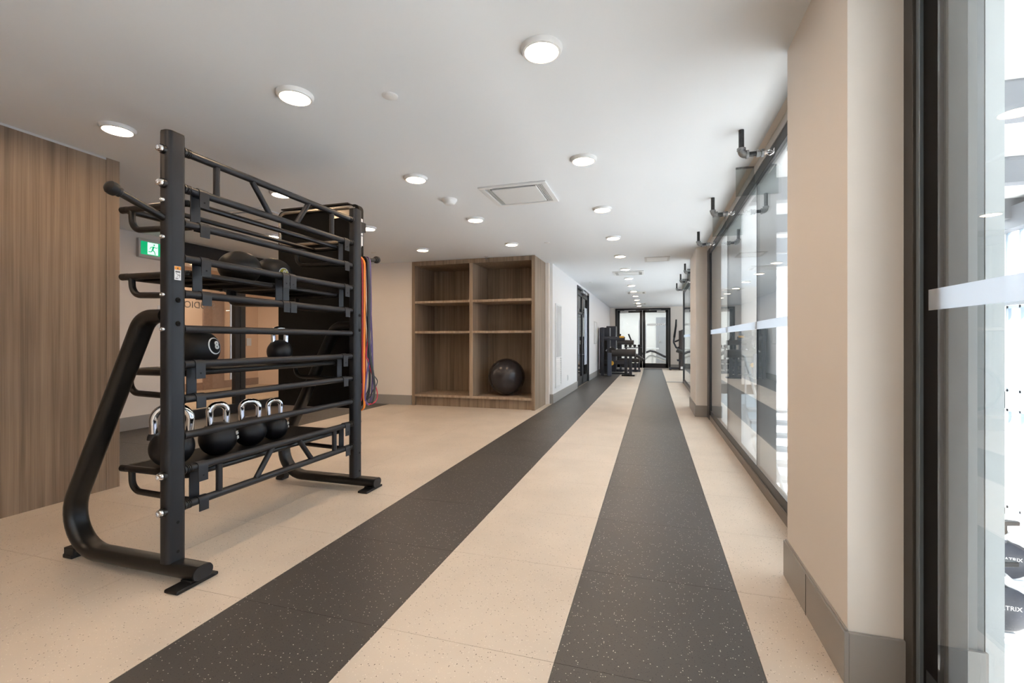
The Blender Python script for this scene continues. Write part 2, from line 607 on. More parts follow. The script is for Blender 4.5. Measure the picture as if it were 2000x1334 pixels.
# end wall around the double door
EX0, EX1, EZ = -1.45, 0.68, 2.40
struct('wall_end', MB().box(XC - 0.12, EX0, YE, YE + 0.15, 0, CEIL).box(EX1, 2.8, YE, YE + 0.15, 0, CEIL).box(EX0, EX1, YE, YE + 0.15, EZ, CEIL), 'paint')
struct('baseboard_end', MB().box(XC, EX0, YE - 0.013, YE, 0, 0.165).box(EX1, 2.6, YE - 0.013, YE, 0, 0.165), 'base')
struct('wall_nook', MB().box(2.6, 2.75, 12.9, 13.6, 0, CEIL).box(2.6, 2.75, 18.4, YE, 0, CEIL).box(2.6, 2.75, 13.6, 18.4, 2.3, CEIL).box(2.6, 2.75, 13.6, 18.4, 0, .12).box(0.80, 2.75, 12.86, 12.98, 0, CEIL), 'paint')
nw = struct('window_5', MB().box(2.62, 2.70, 13.6, 13.66, .12, 2.3).box(2.62, 2.70, 18.34, 18.4, .12, 2.3).box(2.62, 2.70, 15.97, 16.03, .12, 2.3).box(2.62, 2.70, 13.66, 18.34, .12, .18).box(2.62, 2.70, 13.66, 18.34, 2.24, 2.3), 'frame')
for a, b in ((13.66, 15.97), (16.03, 18.34)):
    obj('pane', MB().box(2.655, 2.665, a, b, .18, 2.24), 'glass', nw, smooth=0)
# plastered columns standing in the glass line
for nm, bn, ya, yb in (('wall_near_column', 'baseboard_near_column', 1.745, 2.44), ('wall_far_column', 'baseboard_far_column', 7.20, 8.25)):
    struct(nm, MB().box(0.602, 0.80, ya, yb, 0, CEIL), 'paint')
    b = MB().box(0.588, 0.602, ya - 0.014, yb + 0.014, 0, 0.165).box(0.602, 0.757, ya - 0.014, ya, 0, 0.165).box(0.602, 0.757, yb, yb + 0.014, 0, 0.165)
    b.box(0.594, 0.602, ya - 0.008, yb + 0.008, 0.165, 0.172)
    struct(bn, b, 'base', bevel=0.002)
    if ya < 3:
        struct('trim_4', MB().box(0.5865, 0.588, 2.118, 2.120, 0.0, 0.164), 'bronze')

# ------------------------------------------------------------------ setting: the glass wall on the right
bands = 0


def glazing(name, y0, y1, joints, ends):
    root = bpy.data.objects.new(name, None)
    COL.objects.link(root)
    root.location = (XG, y0, 0)
    root['kind'] = 'structure'
    obj('sill', MB().box(0.757, 0.86, y0, y1, 0, 0.07), 'sill', root, bevel=0.004)
    obj('bottom_track', MB().box(0.768, 0.80, y0, y1, 0.07, 0.135), 'frame', root, bevel=0.003)
    obj('header', MB().box(0.752, 0.86, y0, y1, 2.385, CEIL + 0.25), 'grille', root)
    obj('top_track', MB().box(0.757, 0.80, y0, y1, 2.31, 2.385), 'frame', root, bevel=0.003)
    for ya, yb in ends:
        obj('jamb', MB().box(0.753, 0.80, ya, yb, 0.0, 2.385), 'frame', root, bevel=0.003)
    ys = [y0] + joints + [y1 - (.054 if name == 'window_1' else 0)]
    for a, b in zip(ys, ys[1:]):
        e = .043 if name == 'window_1' and b > 1 else 0
        p = obj('pane', MB().box(XG, XG + 0.010, a + 0.0015, b - 0.0015, 0.10, 2.35), 'glass', root, smooth=0)
        obj('frosted_band', MB().box(XG - 0.0012, XG - 0.0002, a + 0.0015, b - 0.0015 + e, 1.188, 1.248), 'frost', p, smooth=0,
            label='milky white stripe across the glass')
    for y in joints:
        obj('joint_seal', MB().box(XG - 0.001, XG + 0.011, y - 0.0022, y + 0.0022, 0.13, 2.32), 'frame', root, smooth=0)
    return root


w1 = glazing('window_1', -2.9, 1.655, [-1.2, 0.25], [])
obj('jamb', MB().box(0.752, 0.768, 1.692, 1.745, 0, CEIL), 'bronze', w1, bevel=0.002, label='dark bronze face of the jamb')
obj('jamb', MB().box(0.760, 0.80, 1.672, 1.692, 0, CEIL), 'alu', w1, bevel=0.002, label='blue grey aluminium strip of the jamb')
obj('jamb', MB().box(0.7701, 0.80, 1.600, 1.672, 0, CEIL), 'gasket', w1, bevel=0.001, label='black rubber gasket strip')
obj('jamb', MB().box(0.784, 0.83, 1.580, 1.600, 0, CEIL), 'frame', w1, bevel=0.002)
glazing('window_2', 2.44, 7.20, [2.52, 3.97, 5.43, 6.92], [(6.94, 7.19)])
glazing('window_3', 8.25, 12.80, [9.40, 10.86, 12.30], [(12.64, 12.80)])
# mullion fins outside the glass joints
for y in (3.97, 5.43, 6.92, 9.40, 10.86):
    struct('trim_5', MB().box(XG + 0.012, 0.905, y, y + 0.05, -3.0, 4.0), 'fin')
struct('trim_6', MB().box(0.832, 0.954, 1.745, 2.44, -3.0, 4.0), 'fin')
struct('trim_7', MB().box(0.957, 1.003, 1.745, 1.80, -3.0, 4.0), 'palecol')
struct('trim_8', MB().box(0.832, 0.96, 1.735, 1.745, 0.0, 0.165), 'base')

# ------------------------------------------------------------------ atrium beyond the glass
ZL = -3.0
struct('wall_atrium', MB().box(0.86, 0.90, -6, 12.9, ZL, -0.02).box(0.80, 0.95, -6, 12.9, CEIL + 0.05, 4.3).box(2.76, 2.82, 12.98, 26, ZL, 0.0).box(2.76, 2.82, 12.98, 26, CEIL, 4.3)
       .box(0.9, 2.82, 12.98, 13.02, CEIL, 4.3).box(2.76, 2.82, YE, 26, 0, CEIL)
       .box(0.9, 8.4, -6.2, -6.0, ZL, 4.3).box(2.76, 8.4, 26.0, 26.2, ZL, 4.3), 'paint_white')
struct('floor_atrium', MB().box(0.86, 8.4, -6, 26, ZL - 0.2, ZL), 'atriumfloor')
struct('ceiling_atrium', MB().box(0.7, 8.6, -6.2, 26.2, 4.3, 4.5), 'paint_white')
ww = MB()
for z0, z1 in ((ZL, -2.85), (-0.5, -0.1), (1.92, 2.45), (3.95, 4.3)):
    ww.box(8.0, 8.3, -6, 26, z0, z1)
WY = [-6.1 + k * 2.5 for k in range(13)]
for y in WY:
    ww.box(8.0, 8.3, y, y + 0.35, ZL, 4.3)
struct('wall_window', ww, 'paint_white')
for y in WY[:-1]:
    y += 0.35
    for z0, z1 in ((-2.85, -0.5), (-0.1, 1.92), (2.45, 3.95)):  # topmost window row is added to let daylight in
        fr = MB()
        fr.box(8.02, 8.08, y, y + 0.06, z0, z1).box(8.02, 8.08, y + 2.09, y + 2.15, z0, z1)
        fr.box(8.02, 8.08, y, y + 2.15, z0, z0 + 0.06).box(8.02, 8.08, y, y + 2.15, z1 - 0.06, z1)
        fr.box(8.02, 8.08, y + 1.7, y + 1.75, z0, z1)
        struct('window_4', fr, 'bluealu')
BN = ['first', 'second', 'third', 'fourth', 'fifth', 'sixth', 'seventh']
for k in range(7):
    y = 1.2 + k * 3.0
    tag(obj('ceiling_beam', MB().box(0.95 if y < 12 else 2.85, 8.0, y, y + .25, 3.85, 4.3), 'beam', smooth=0),
        'grey beam under the high ceiling beyond the glass, %s from the viewer' % BN[k], 'beam', 'beams beyond the glass')
tag(obj('wall_beam', MB().box(7.7, 7.98, -6, 26, 3.62, 4.12), 'beam', smooth=0), 'dark grey horizontal beam high above the windows beyond the glass', 'beam')
tag(obj('window_head_beam', MB().box(7.8, 7.98, -6, 26, 1.93, 2.06), 'beam', smooth=0), 'thin dark horizontal beam right above the windows beyond the glass', 'beam')
fc = thing('facade', 'blue grey building facade outside the windows beyond the glass', 'building', (14.2, 12, -6))
obj('wall', MB().box(14, 14.5, -14, 40, -6, 3.2), 'brick', fc, smooth=0)
for k in range(18):
    obj('pier', MB().box(13.85, 14.0, -12 + k * 2.9, -11.3 + k * 2.9, -6, 3.2), 'brick_dark', fc, smooth=0)
struct('ground', MB().box(8.4, 60, -40, 60, -6.2, -6.0), 'asphalt')
# stair with white stringers and handrail
st = thing('staircase', 'white steel staircase with a pale handrail going down beyond the glass', 'staircase', (2.1, 6.5, ZL))
for k in range(17):
    obj('step', MB().box(1.65, 2.55, 9.2 - k * 0.28, 9.48 - k * 0.28, -0.18 - k * 0.17, -0.13 - k * 0.17), 'atriumfloor', st, smooth=0)
for x in (1.60, 2.57):
    obj('stringer', MB().poly([(x, 9.5, -0.08), (x, 4.6, -3.0), (x, 5.1, -3.0), (x, 9.5, -0.38)], (0.05, 0, 0)), 'white', st, smooth=0)
    obj('handrail', MB().tube(fillet([(x, 9.6, 0.82), (x, 9.3, 0.82), (x, 4.75, -2.05), (x, 4.6, -2.05)], 0.06), 0.022), 'white', st)
    for k in range(5):
        y = 9.2 - k * 1.08
        zt = 0.76 - (9.3 - y) * 0.631
        obj('baluster', MB().tube([(x, y, zt - 0.92), (x, y, zt)], 0.014, 8), 'white', st)
# spin bikes on the lower floor


def bike(x, y, label):
    t = thing('exercise_bike', label, 'exercise bike', (x, y, ZL), 'exercise bikes on the lower floor')
    z = ZL
    obj('base', MB().box(x - .55, x + .55, y - .04, y + .04, z + .03, z + .09).box(x - .6, x - .5, y - .28, y + .28, z, z + .07).box(x + .5, x + .6, y - .28, y + .28, z, z + .07), 'white', t, bevel=.01)
    obj('frame', MB().sweep([(x + .5, y, z + .1), (x + .1, y, z + .45), (x - .3, y, z + .85)], rrect(.10, .12, .03)).sweep([(x - .45, y, z + .1), (x - .25, y, z + .5), (x - .05, y, z + .5), (x + .25, y, z + 1.0)], rrect(.09, .12, .03)), 'white', t)
    sh = obj('flywheel_cover', MB().lathe((x - .28, y - .09, z + .42), [(.0, 0), (.27, 0), (.30, .02), (.30, .16), (.27, .18), (0, .18)], (0, 1, 0), 28), 'machine', t)
    obj('lettering', text_mb('MATRIX', .085, frame_at((x - .28, y - .0915, z + .45), (0, -1, 0))), 'ink', sh)
    obj('saddle', MB().poly([(x - .42, y - .12, z + 1.0), (x - .42, y + .12, z + 1.0), (x - .2, y + .05, z + 1.0), (x - .12, y + .03, z + 1.0), (x - .12, y - .03, z + 1.0), (x - .2, y - .05, z + 1.0)], (0, 0, .07)).tube([(x - .3, y, z + .8), (x - .3, y, z + 1.0)], .025), 'rubber', t, bevel=.01)
    obj('handlebar', MB().tube(fillet([(x + .55, y - .22, z + 1.22), (x + .3, y - .22, z + 1.18), (x + .25, y + .22, z + 1.18), (x + .55, y + .22, z + 1.22)], .05), .02).tube([(x + .25, y, z + 1.0), (x + .28, y, z + 1.18)], .03), 'rubber', t)
    obj('console', MB().box(x + .26, x + .30, y - .13, y + .13, z + 1.2, z + 1.42), 'machine', t, bevel=.008)


bike(4.92, 8.1, 'white spin bike nearest the glass on the lower floor')
bike(6.0, 9.9, 'white spin bike behind the first one, by the windows')
bike(4.9, 5.8, 'white spin bike on the lower floor nearest the viewer')

# ------------------------------------------------------------------ studio front (glass partition) and the studio room
sf = bpy.data.objects.new('door_1', None)
COL.objects.link(sf)
sf.location = (XW, 5.5, 0)
sf['kind'] = 'structure'
obj('top_rail', MB().box(XW - 0.05, XW + 0.02, 4.55, 7.08, 2.275, CEIL), 'frame', sf, bevel=.003)
obj('bottom_rail', MB().box(XW - 0.05, XW + 0.02, 4.55, 7.08, 0, 0.13), 'frame', sf, bevel=.003)
for a, b in ((4.55, 4.62), (5.575, 5.665), (5.675, 5.765), (7.0, 7.08)):
    obj('stile', MB().box(XW - 0.05, XW + 0.02, a, b, 0.13, 2.275), 'frame', sf, bevel=.003)
for a, b in ((4.62, 5.575), (5.765, 7.0)):
    obj('pane', MB().box(XW - 0.02, XW - 0.01, a, b, 0.13, 2.275), 'glass_door', sf, smooth=0)
h = obj('door_handle', MB().tube([(XW + .07, 5.45, .52), (XW + .07, 5.45, 1.75)], .015), 'steel', sf)
for z in (.75, 1.55):
    obj('standoff', MB().tube([(XW - .012, 5.45, z), (XW + .07, 5.45, z)], .010, 8, up=(0, 1, 0)), 'steel', h)
obj('lock', MB().box(XW + .02, XW + .035, 5.775, 5.86, 1.02, 1.14), 'steel', sf, bevel=.003)
obj('lettering', text_mb('STUDIO', .135, frame_at((XW - .021, 5.03, 1.60), (-1, 0, 0))), 'lettergrey', sf, smooth=0)
struct('floor_studio', MB().box(-9.6, -6.31, 2.0, 9.5, -0.2, 0.0), 'wood_edge')
struct('wall_studio', MB().box(-9.7, -9.6, 2.0, 9.5, 0, 2.7).box(-9.6, -6.3, 9.4, 9.5, 0, 2.7).box(-9.6, -6.3, 2.0, 2.1, 0, 2.7).box(-6.3, -6.2, 7.1, 9.5, 0, 2.7), 'studio_wall')
struct('ceiling_studio', MB().box(-9.7, -6.2, 2.0, 9.5, 2.7, 2.8), 'ceiling')
struct('baseboard_studio', MB().box(-9.6, -9.585, 2.1, 9.4, 0, 0.17), 'studio_door')
struct('door_2', MB().box(-9.6, -9.56, 7.88, 8.40, 0, 2.2), 'studio_door', bevel=.004)

# ------------------------------------------------------------------ doors
# door on the left of the corridor: black frame, glass leaves, tall pull bars
dl = bpy.data.objects.new('door_3', None)
COL.objects.link(dl)
dl.location = (XC, 11.7, 0)
dl['kind'] = 'structure'
obj('frame', MB().box(XC - .10, XC + .012, DY0, DY0 + .07, 0, DZ).box(XC - .10, XC + .012, DY1 - .07, DY1, 0, DZ).box(XC - .10, XC + .012, DY0, DY1, DZ - .07, DZ), 'frame', dl, bevel=.003)
for a, b in ((DY0 + .075, 11.72), (11.73, DY1 - .075)):
    lf = MB().box(XC - .07, XC - .02, a, a + .09, .02, DZ - .075).box(XC - .07, XC - .02, b - .09, b, .02, DZ - .075)
    lf.box(XC - .07, XC - .02, a, b, .02, .22).box(XC - .07, XC - .02, a, b, DZ - .2, DZ - .075).box(XC - .07, XC - .02, a, b, 1.75, 1.80)
    leaf = obj('leaf', lf, 'frame', dl, bevel=.003)
    obj('pane', MB().box(XC - .05, XC - .04, a + .09, b - .09, .22, DZ - .2), 'glass_door', leaf, smooth=0)
    hy = b - .12 if a < 11 else a + .12
    ph = obj('pull_handle', MB().tube([(XC + .05, hy, .5), (XC + .05, hy, 1.92)], .017), 'steel', leaf)
    cl = obj('door_closer', MB().box(XC - .018, XC + .05, (a if a > 11 else b) - .05 - (.3 if a < 11 else -.1), (a if a > 11 else b) + (.0 if a < 11 else .35), 2.27, 2.33)
             .box(XC + .01, XC + .05, a + .2, b - .2, 2.345, 2.36), 'steel', leaf, bevel=.004)
    for z in (.75, 1.7):
        obj('standoff', MB().tube([(XC - .02, hy, z), (XC + .05, hy, z)], .011, 8, up=(0, 1, 0)), 'chrome', leaf)
struct('wall_side_room', MB().box(-4.4, XC - .12, 10.0, 10.1, 0, 2.6).box(-4.4, XC - .12, 13.6, 13.7, 0, 2.6).box(-4.5, -4.4, 10.0, 13.7, 0, 2.6).box(-4.5, XC - .12, 10, 13.7, 2.6, 2.7), 'paint_white')
struct('floor_side_room', MB().box(-4.5, XC - .001, 10.0, 13.7, -.2, -.002), 'dark')
# shelving silhouettes in the side room
rk = thing('storage_rack', 'black open storage rack seen through the corridor door', 'rack', (-2.6, 12.2, 0))
for x in (-2.9, -2.3):
    for y in (11.5, 13.2):
        obj('upright', MB().box(x - .03, x + .03, y - .03, y + .03, 0, 2.1), 'frame', rk, smooth=0)
for z in (.3, .75, 1.2, 1.65, 2.05):
    obj('shelf', MB().box(-2.93, -2.27, 11.47, 13.23, z, z + .04), 'frame', rk, smooth=0)

# double door at the end
de = bpy.data.objects.new('door_4', None)
COL.objects.link(de)
de.location = (-.38, YE, 0)
de['kind'] = 'structure'
obj('frame', MB().box(EX0, EX0 + .07, YE - .03, YE + .12, 0, EZ).box(EX1 - .07, EX1, YE - .03, YE + .12, 0, EZ).box(EX0, EX1, YE - .03, YE + .12, EZ - .07, EZ), 'frame', de, bevel=.003)
XM = -.385
for a, b, side in ((EX0 + .075, XM - .004, -1), (XM + .004, EX1 - .075, 1)):
    lf = MB().box(a, a + .10, YE, YE + .05, .012, EZ - .075).box(b - .10, b, YE, YE + .05, .012, EZ - .075)
    lf.box(a, b, YE, YE + .05, .012, .20).box(a, b, YE, YE + .05, EZ - .17, EZ - .075)
    leaf = obj('leaf', lf, 'frame', de, bevel=.003)
    obj('pane', MB().box(a + .10, b - .10, YE + .02, YE + .03, .20, EZ - .17), 'glass_door', leaf, smooth=0)
    hx = (b - .12) if side < 0 else (a + .12)
    obj('pull_handle', MB().tube([(hx, YE - .07, .58), (hx, YE - .07, 1.93)], .017), 'steel', leaf)
    for z in (.75, 1.75):
        obj('standoff', MB().tube([(hx, YE, z), (hx, YE - .07, z)], .012, 8), 'steel', leaf)
    cx = (a + .28) if side < 0 else (b - .28)
    obj('door_closer', MB().box(cx - .16, cx + .16, YE - .07, YE - .002, EZ - .19, EZ - .10).box(min(cx, cx - side * .45), max(cx, cx - side * .45), YE - .05, YE - .03, EZ - .09, EZ - .07), 'grille', leaf, bevel=.004)
    if side > 0:
        obj('lettering', text_mb('MEDITATION', .112, frame_at((.13, YE + .0185, 1.735), (0, -1, 0)), bold=.008), 'vinyl', leaf, smooth=0, label='white lettering on the glass')
# meditation room
struct('floor_meditation', MB().box(-3.5, 2.8, YE + .12, 24.2, -.2, -.001), 'tan')
struct('wall_meditation', MB().box(-3.5, 2.8, 24.0, 24.2, 0, 2.7).box(-3.6, -3.5, YE + .15, 24.2, 0, 2.7).box(2.7, 2.8, YE + .15, 24.2, 0, 2.7), 'paint_white')
struct('ceiling_meditation', MB().box(-3.6, 2.8, YE + .15, 24.2, 2.7, 2.8), 'ceiling')
d5 = struct('door_5', MB().box(.17, 1.5, 23.94, 23.995, 0, 2.25), 'greydoor', bevel=.004)
obj('panel', MB().box(.30, .75, 23.925, 23.94, .1, 1.5), 'greydoor', d5, bevel=.003)
obj('door_handle', MB().box(.30, .36, 23.90, 23.94, 1.0, 1.12), 'steel', d5, bevel=.003)
cl = thing('lounge_chair', 'black padded lounge chair on white curved base beyond the end double door', 'lounge chair', (.2, 21.2, 0))
obj('pad', MB().sweep([(-.75, 21.2, .45), (-.45, 21.2, .52), (-.1, 21.2, .66), (.1, 21.2, .62), (.5, 21.2, .42), (.9, 21.2, .33)], rrect(.6, .09, .03)), 'machine', cl)
obj('base', MB().sweep(fillet([(-.6, 21.2, .03), (-.15, 21.2, .42), (.0, 21.2, .44), (.6, 21.2, .2), (.95, 21.2, .03)], .1), rrect(.5, .06, .02)).box(-.65, 1.0, 20.95, 21.45, 0, .05), 'white', cl, bevel=.005)
cb = thing('side_table', 'white side table in the room beyond the double door', 'table', (-.02, 22.4, 0))
obj('table_top', MB().box(-.3, .28, 22.1, 22.7, .70, .76), 'white', cb, bevel=.01)
obj('leg', MB().box(-.06, .04, 22.35, 22.45, 0, .70), 'white', cb, bevel=.01)

# ------------------------------------------------------------------ ceiling fittings
ORD = ['first', 'second', 'third', 'fourth', 'fifth', 'sixth', 'seventh', 'eighth', 'ninth', 'tenth', 'eleventh', 'twelfth', 'thirteenth', 'fourteenth']


def downlight(loc, label):
    t = thing('ceiling_downlight', label, 'ceiling light', loc, 'round ceiling downlights')
    return t


proto = downlight((-0.49, 2.085, CEIL), '')
obj('trim_ring', MB().lathe((0, 0, 0), [(.096, 0), (.096, -.008), (.088, -.022), (.078, -.024), (.076, -.018), (.076, 0)], n=36), 'trim', proto, local=True)
obj('lens', MB().lathe((0, 0, 0), [(.001, -.012), (.0755, -.012), (.0755, -.019), (.05, -.0215), (.001, -.022)], n=32), 'lens', proto, local=True, label='glowing round lens')
LY = [2.085, 3.44, 4.79, 6.16, 7.52, 8.92, 10.27, 11.61, 12.97, 14.35, 15.7, 17.06, 18.42]
proto['label'] = 'round glowing downlight, first from the viewer in the row along the corridor lanes'
for k, y in enumerate(LY):
    if k:
        dup(proto, (-0.49, y, CEIL), 'round glowing downlight, %s from the viewer in the row along the corridor lanes' % ORD[k])
for k, y in enumerate(LY[:4]):
    dup(proto, (-1.875, y, CEIL), 'round glowing downlight, %s from the viewer in the row ending above the wooden shelves' % ORD[k])
for k, y in enumerate(LY[:4]):
    dup(proto, (-3.245, y, CEIL), 'round glowing downlight, %s from the viewer in the row above and beside the rack' % ORD[k])
for k, y in enumerate(LY[1:4]):
    dup(proto, (-4.66, y, CEIL), 'round glowing downlight, %s from the viewer in the leftmost row behind the rack' % ORD[k])
for k, x in enumerate((-.49, -1.875, -3.245)):
    dup(proto, (x, .72, CEIL), 'round glowing downlight above the viewer, %s from the glass wall' % ORD[k])
    dup(proto, (x, -.65, CEIL), 'round glowing downlight behind the viewer, %s from the glass wall' % ORD[k])


def cassette(x0, x1, y0, y1, label):
    t = thing('ceiling_vent', label, 'air vent', ((x0 + x1) / 2, (y0 + y1) / 2, CEIL), 'square ceiling vents')
    z = CEIL
    f = MB()
    w_ = .045
    f.box(x0, x1, y0, y0 + w_, z - .014, z).box(x0, x1, y1 - w_, y1, z - .014, z).box(x0, x0 + w_, y0 + w_, y1 - w_, z - .014, z).box(x1 - w_, x1, y0 + w_, y1 - w_, z - .014, z)
    obj('frame', f, 'white', t, bevel=.003)
    obj('slot', MB().box(x0 + w_, x1 - w_, y0 + w_, y1 - w_, z - .004, z), 'slot_shade', t, smooth=0)
    obj('shade_strip', MB().box(x0 + .12, x1 - .12, y0 + w_ + .004, y0 + .072, z - .006, z - .004), 'edge_shade', t, smooth=0)
    obj('inner_panel', MB().box(x0 + .10, x1 - .10, y0 + .075, y1 - .085, z - .018, z - .004), 'white', t, bevel=.004)
    for s, xx in ((1, x0 + .055), (-1, x1 - .055)):
        for k in range(3):
            xa = xx + s * .015 * k
            obj('vane', MB().box(min(xa, xa + s * .004), max(xa, xa + s * .004), y0 + .06, y1 - .06, z - .012, z - .004), 'grille', t, smooth=0)


cassette(-1.472, -.862, 3.81, 4.40, 'square white ceiling vent between the downlights ahead of the wooden shelves')
cassette(-.755, -.158, 9.24, 9.78, 'square white ceiling vent in the corridor, nearest to the viewer there')
cassette(-.71, -.165, 13.15, 13.72, 'square white ceiling vent halfway down the corridor')
cassette(-.67, -.2, 17.2, 17.8, 'square white ceiling vent closest to the end double door')
cassette(-4.40, -3.78, 3.75, 4.15, 'square white ceiling vent behind the top of the rack')
ap = thing('access_hatch', 'white rectangular ceiling hatch beside the glass wall', 'hatch', (.07, 8.0, CEIL))
obj('frame', MB().box(-.125, .27, 7.80, 7.825, CEIL - .01, CEIL).box(-.125, .27, 8.195, 8.22, CEIL - .01, CEIL).box(-.125, -.09, 7.825, 8.195, CEIL - .01, CEIL).box(.235, .27, 7.825, 8.195, CEIL - .01, CEIL), 'grille', ap, bevel=.002)
obj('panel', MB().box(-.087, .232, 7.83, 8.19, CEIL - .008, CEIL), 'white', ap, bevel=.002)
sd = thing('smoke_detector', 'white round smoke detector on the ceiling left of the square vent', 'smoke detector', (-1.855, 4.06, CEIL))
obj('base', MB().lathe((-1.855, 4.06, CEIL), [(.072, 0), (.072, -.012), (.066, -.022)], n=32), 'white', sd)
obj('cap', MB().lathe((-1.855, 4.06, CEIL), [(.066, -.020), (.060, -.032), (.045, -.048), (.040, -.050), (.001, -.051)], n=32), 'white', sd)
for k, (x, y, lb) in enumerate(((-1.384, 2.248, 'flat white sprinkler cover disc on the ceiling between the two nearest downlights'),
                                (-1.39, 6.244, 'flat white sprinkler cover disc on the ceiling in front of the shelves'),
                                (-1.36, 10.738, 'flat white sprinkler cover disc on the ceiling by the corridor door'),
                                (-4.1, 6.2, 'flat white sprinkler cover disc on the ceiling right of the rack'),
                                (-1.2, 15.6, 'flat white sprinkler cover disc on the ceiling over the left machines'))):
    tag(obj('sprinkler_cover', MB().lathe((x, y, CEIL), [(.043, 0), (.043, -.004), (.040, -.006), (.001, -.007)], n=28), 'white'), lb, 'sprinkler', 'ceiling sprinkler covers')
sp = thing('pendant_sprinkler', 'small dark pendant sprinkler head above the wooden shelves', 'sprinkler', (-2.55, 6.98, CEIL))
obj('rosette', MB().lathe((-2.55, 6.98, CEIL), [(.035, 0), (.03, -.006), (.012, -.010), (.012, -.02)], n=20), 'steel', sp)
obj('deflector', MB().lathe((-2.55, 6.98, CEIL), [(.006, -.018), (.006, -.034), (.026, -.036), (.026, -.039), (.001, -.039)], n=16), 'galv', sp)

# window sprinklers on bent pipes and the clear plates between them


def bent_sprinkler(y, label):
    t = thing('window_sprinkler', label, 'sprinkler', (.545, y, CEIL), 'window sprinklers on bent pipes')
    x, z = .545, 2.290
    obj('drop_pipe', MB().tube([(x, y, z + .03), (x, y, CEIL)], .0165, 16), 'castiron', t)
    e = MB().tube(fillet([(x, y, z + .034), (x, y, z), (x + .036, y, z)], .026, 6), .0225, 16)
    e.lathe((x, y, z + .026), [(.019, 0), (.027, .001), (.027, .016), (.019, .017)], n=18).lathe((x + .026, y, z), [(.019, 0), (.027, .001), (.027, .016), (.019, .017)], (1, 0, 0), 18)
    obj('elbow', e, 'galv', t)
    obj('nipple', MB().tube([(x + .04, y, z), (x + .105, y, z)], .0150, 14), 'castiron', t)
    obj('coupling', MB().lathe((x + .085, y, z), [(.015, 0), (.024, .002), (.024, .018), (.019, .020), (.019, .028), (.026, .030), (.026, .044), (.016, .046)], (1, 0, 0), 8), 'galv', t)
    hd = MB().lathe((x + .13, y, z), [(.013, 0), (.015, .012), (.010, .014), (.010, .022)], (1, 0, 0), 10)
    hd.tube(fillet([(x + .15, y, z - .010), (x + .162, y, z - .018), (x + .185, y, z - .004)], .006), .0035, 6, up=(0, 1, 0))
    hd.tube(fillet([(x + .15, y, z + .010), (x + .162, y, z + .018), (x + .185, y, z + .004)], .006), .0035, 6, up=(0, 1, 0))
    hd.tube([(x + .15, y, z), (x + .187, y, z)], .003, 6, up=(0, 1, 0)).box(x + .186, x + .189, y - .014, y + .014, z - .002, z + .022)
    obj('sprinkler_head', hd, 'chrome', t)


for k, y in enumerate((3.27, 4.74, 6.17)):
    bent_sprinkler(y, 'black bent pipe sprinkler over the near glass wall, %s from the viewer' % ORD[k])
for k, y in enumerate((8.65, 9.98, 11.55)):
    bent_sprinkler(y, 'black bent pipe sprinkler over the far glass wall beyond the column, %s from the viewer' % ORD[k])


def plate(y, label):
    t = thing('baffle_plate', label, 'baffle plate', (.70, y, CEIL), 'clear baffle plates on the glass wall')
    obj('plate', MB().box(.622, .7675, y - .003, y + .003, 2.225, 2.435), 'plexi', t, smooth=0)
    obj('bracket', MB().box(.622, .7505, y - .004, y + .004, 2.436, CEIL), 'galv', t, smooth=0)


plate(3.97, 'grey see-through square plate hung by the glass wall, nearest to the viewer')
plate(5.43, 'grey see-through square plate hung by the glass wall, second from the viewer')
plate(9.3, 'grey see-through square plate beyond the far column, nearer one')
plate(10.8, 'grey see-through square plate beyond the far column, farther one')

# exit sign on the far left wall
ex = thing('exit_sign', 'green and white running man exit sign on the far left wall', 'exit sign', (XW, 4.33, 2.145))
obj('housing', MB().box(XW, XW + .045, 4.16, 4.50, 2.145, 2.385), 'housing', ex, bevel=.006)
fx = XW + .046
face = obj('face', MB().box(XW + .044, fx, 4.185, 4.475, 2.185, 2.350), 'green', ex, smooth=0, label='glowing green face')
obj('doorway', MB().box(fx, fx + .001, 4.265, 4.395, 2.195, 2.345), 'signwhite', face, smooth=0, label='white doorway of the pictogram')


def P2(u, v):
    return (fx + .0012, 4.265 + u * .13, 2.195 + v * .15)


man = MB().lathe((fx + .001, 4.265 + .62 * .13, 2.195 + .84 * .15), [(.001, 0), (.010, 0), (.010, .001), (.001, .001)], (1, 0, 0), 14)
for a, b, wd in (((.58, .70), (.46, .42), .020), ((.58, .70), (.30, .62), .009), ((.30, .62), (.20, .45), .008), ((.58, .70), (.82, .60), .009), ((.82, .60), (.95, .68), .008),
                 ((.46, .42), (.66, .26), .012), ((.66, .26), (.72, .02), .011), ((.46, .42), (.36, .24), .012), ((.36, .24), (.08, .22), .011)):
    pa, pb = Vector(P2(*a)), Vector(P2(*b))
    dv = (pb - pa).normalized()
    sd_ = Vector((1, 0, 0)).cross(dv) * wd * .5
    man.poly([pa - sd_, pa + sd_, pb + sd_, pb - sd_], (.0008, 0, 0))
obj('running_figure', man, 'green', face, smooth=0)
tag(obj('wall_notice', MB().box(XW, XW + .004, 4.42, 4.52, 1.27, 1.56), 'white', smooth=0), 'small white paper notice on the far left wall under the exit sign', 'notice')

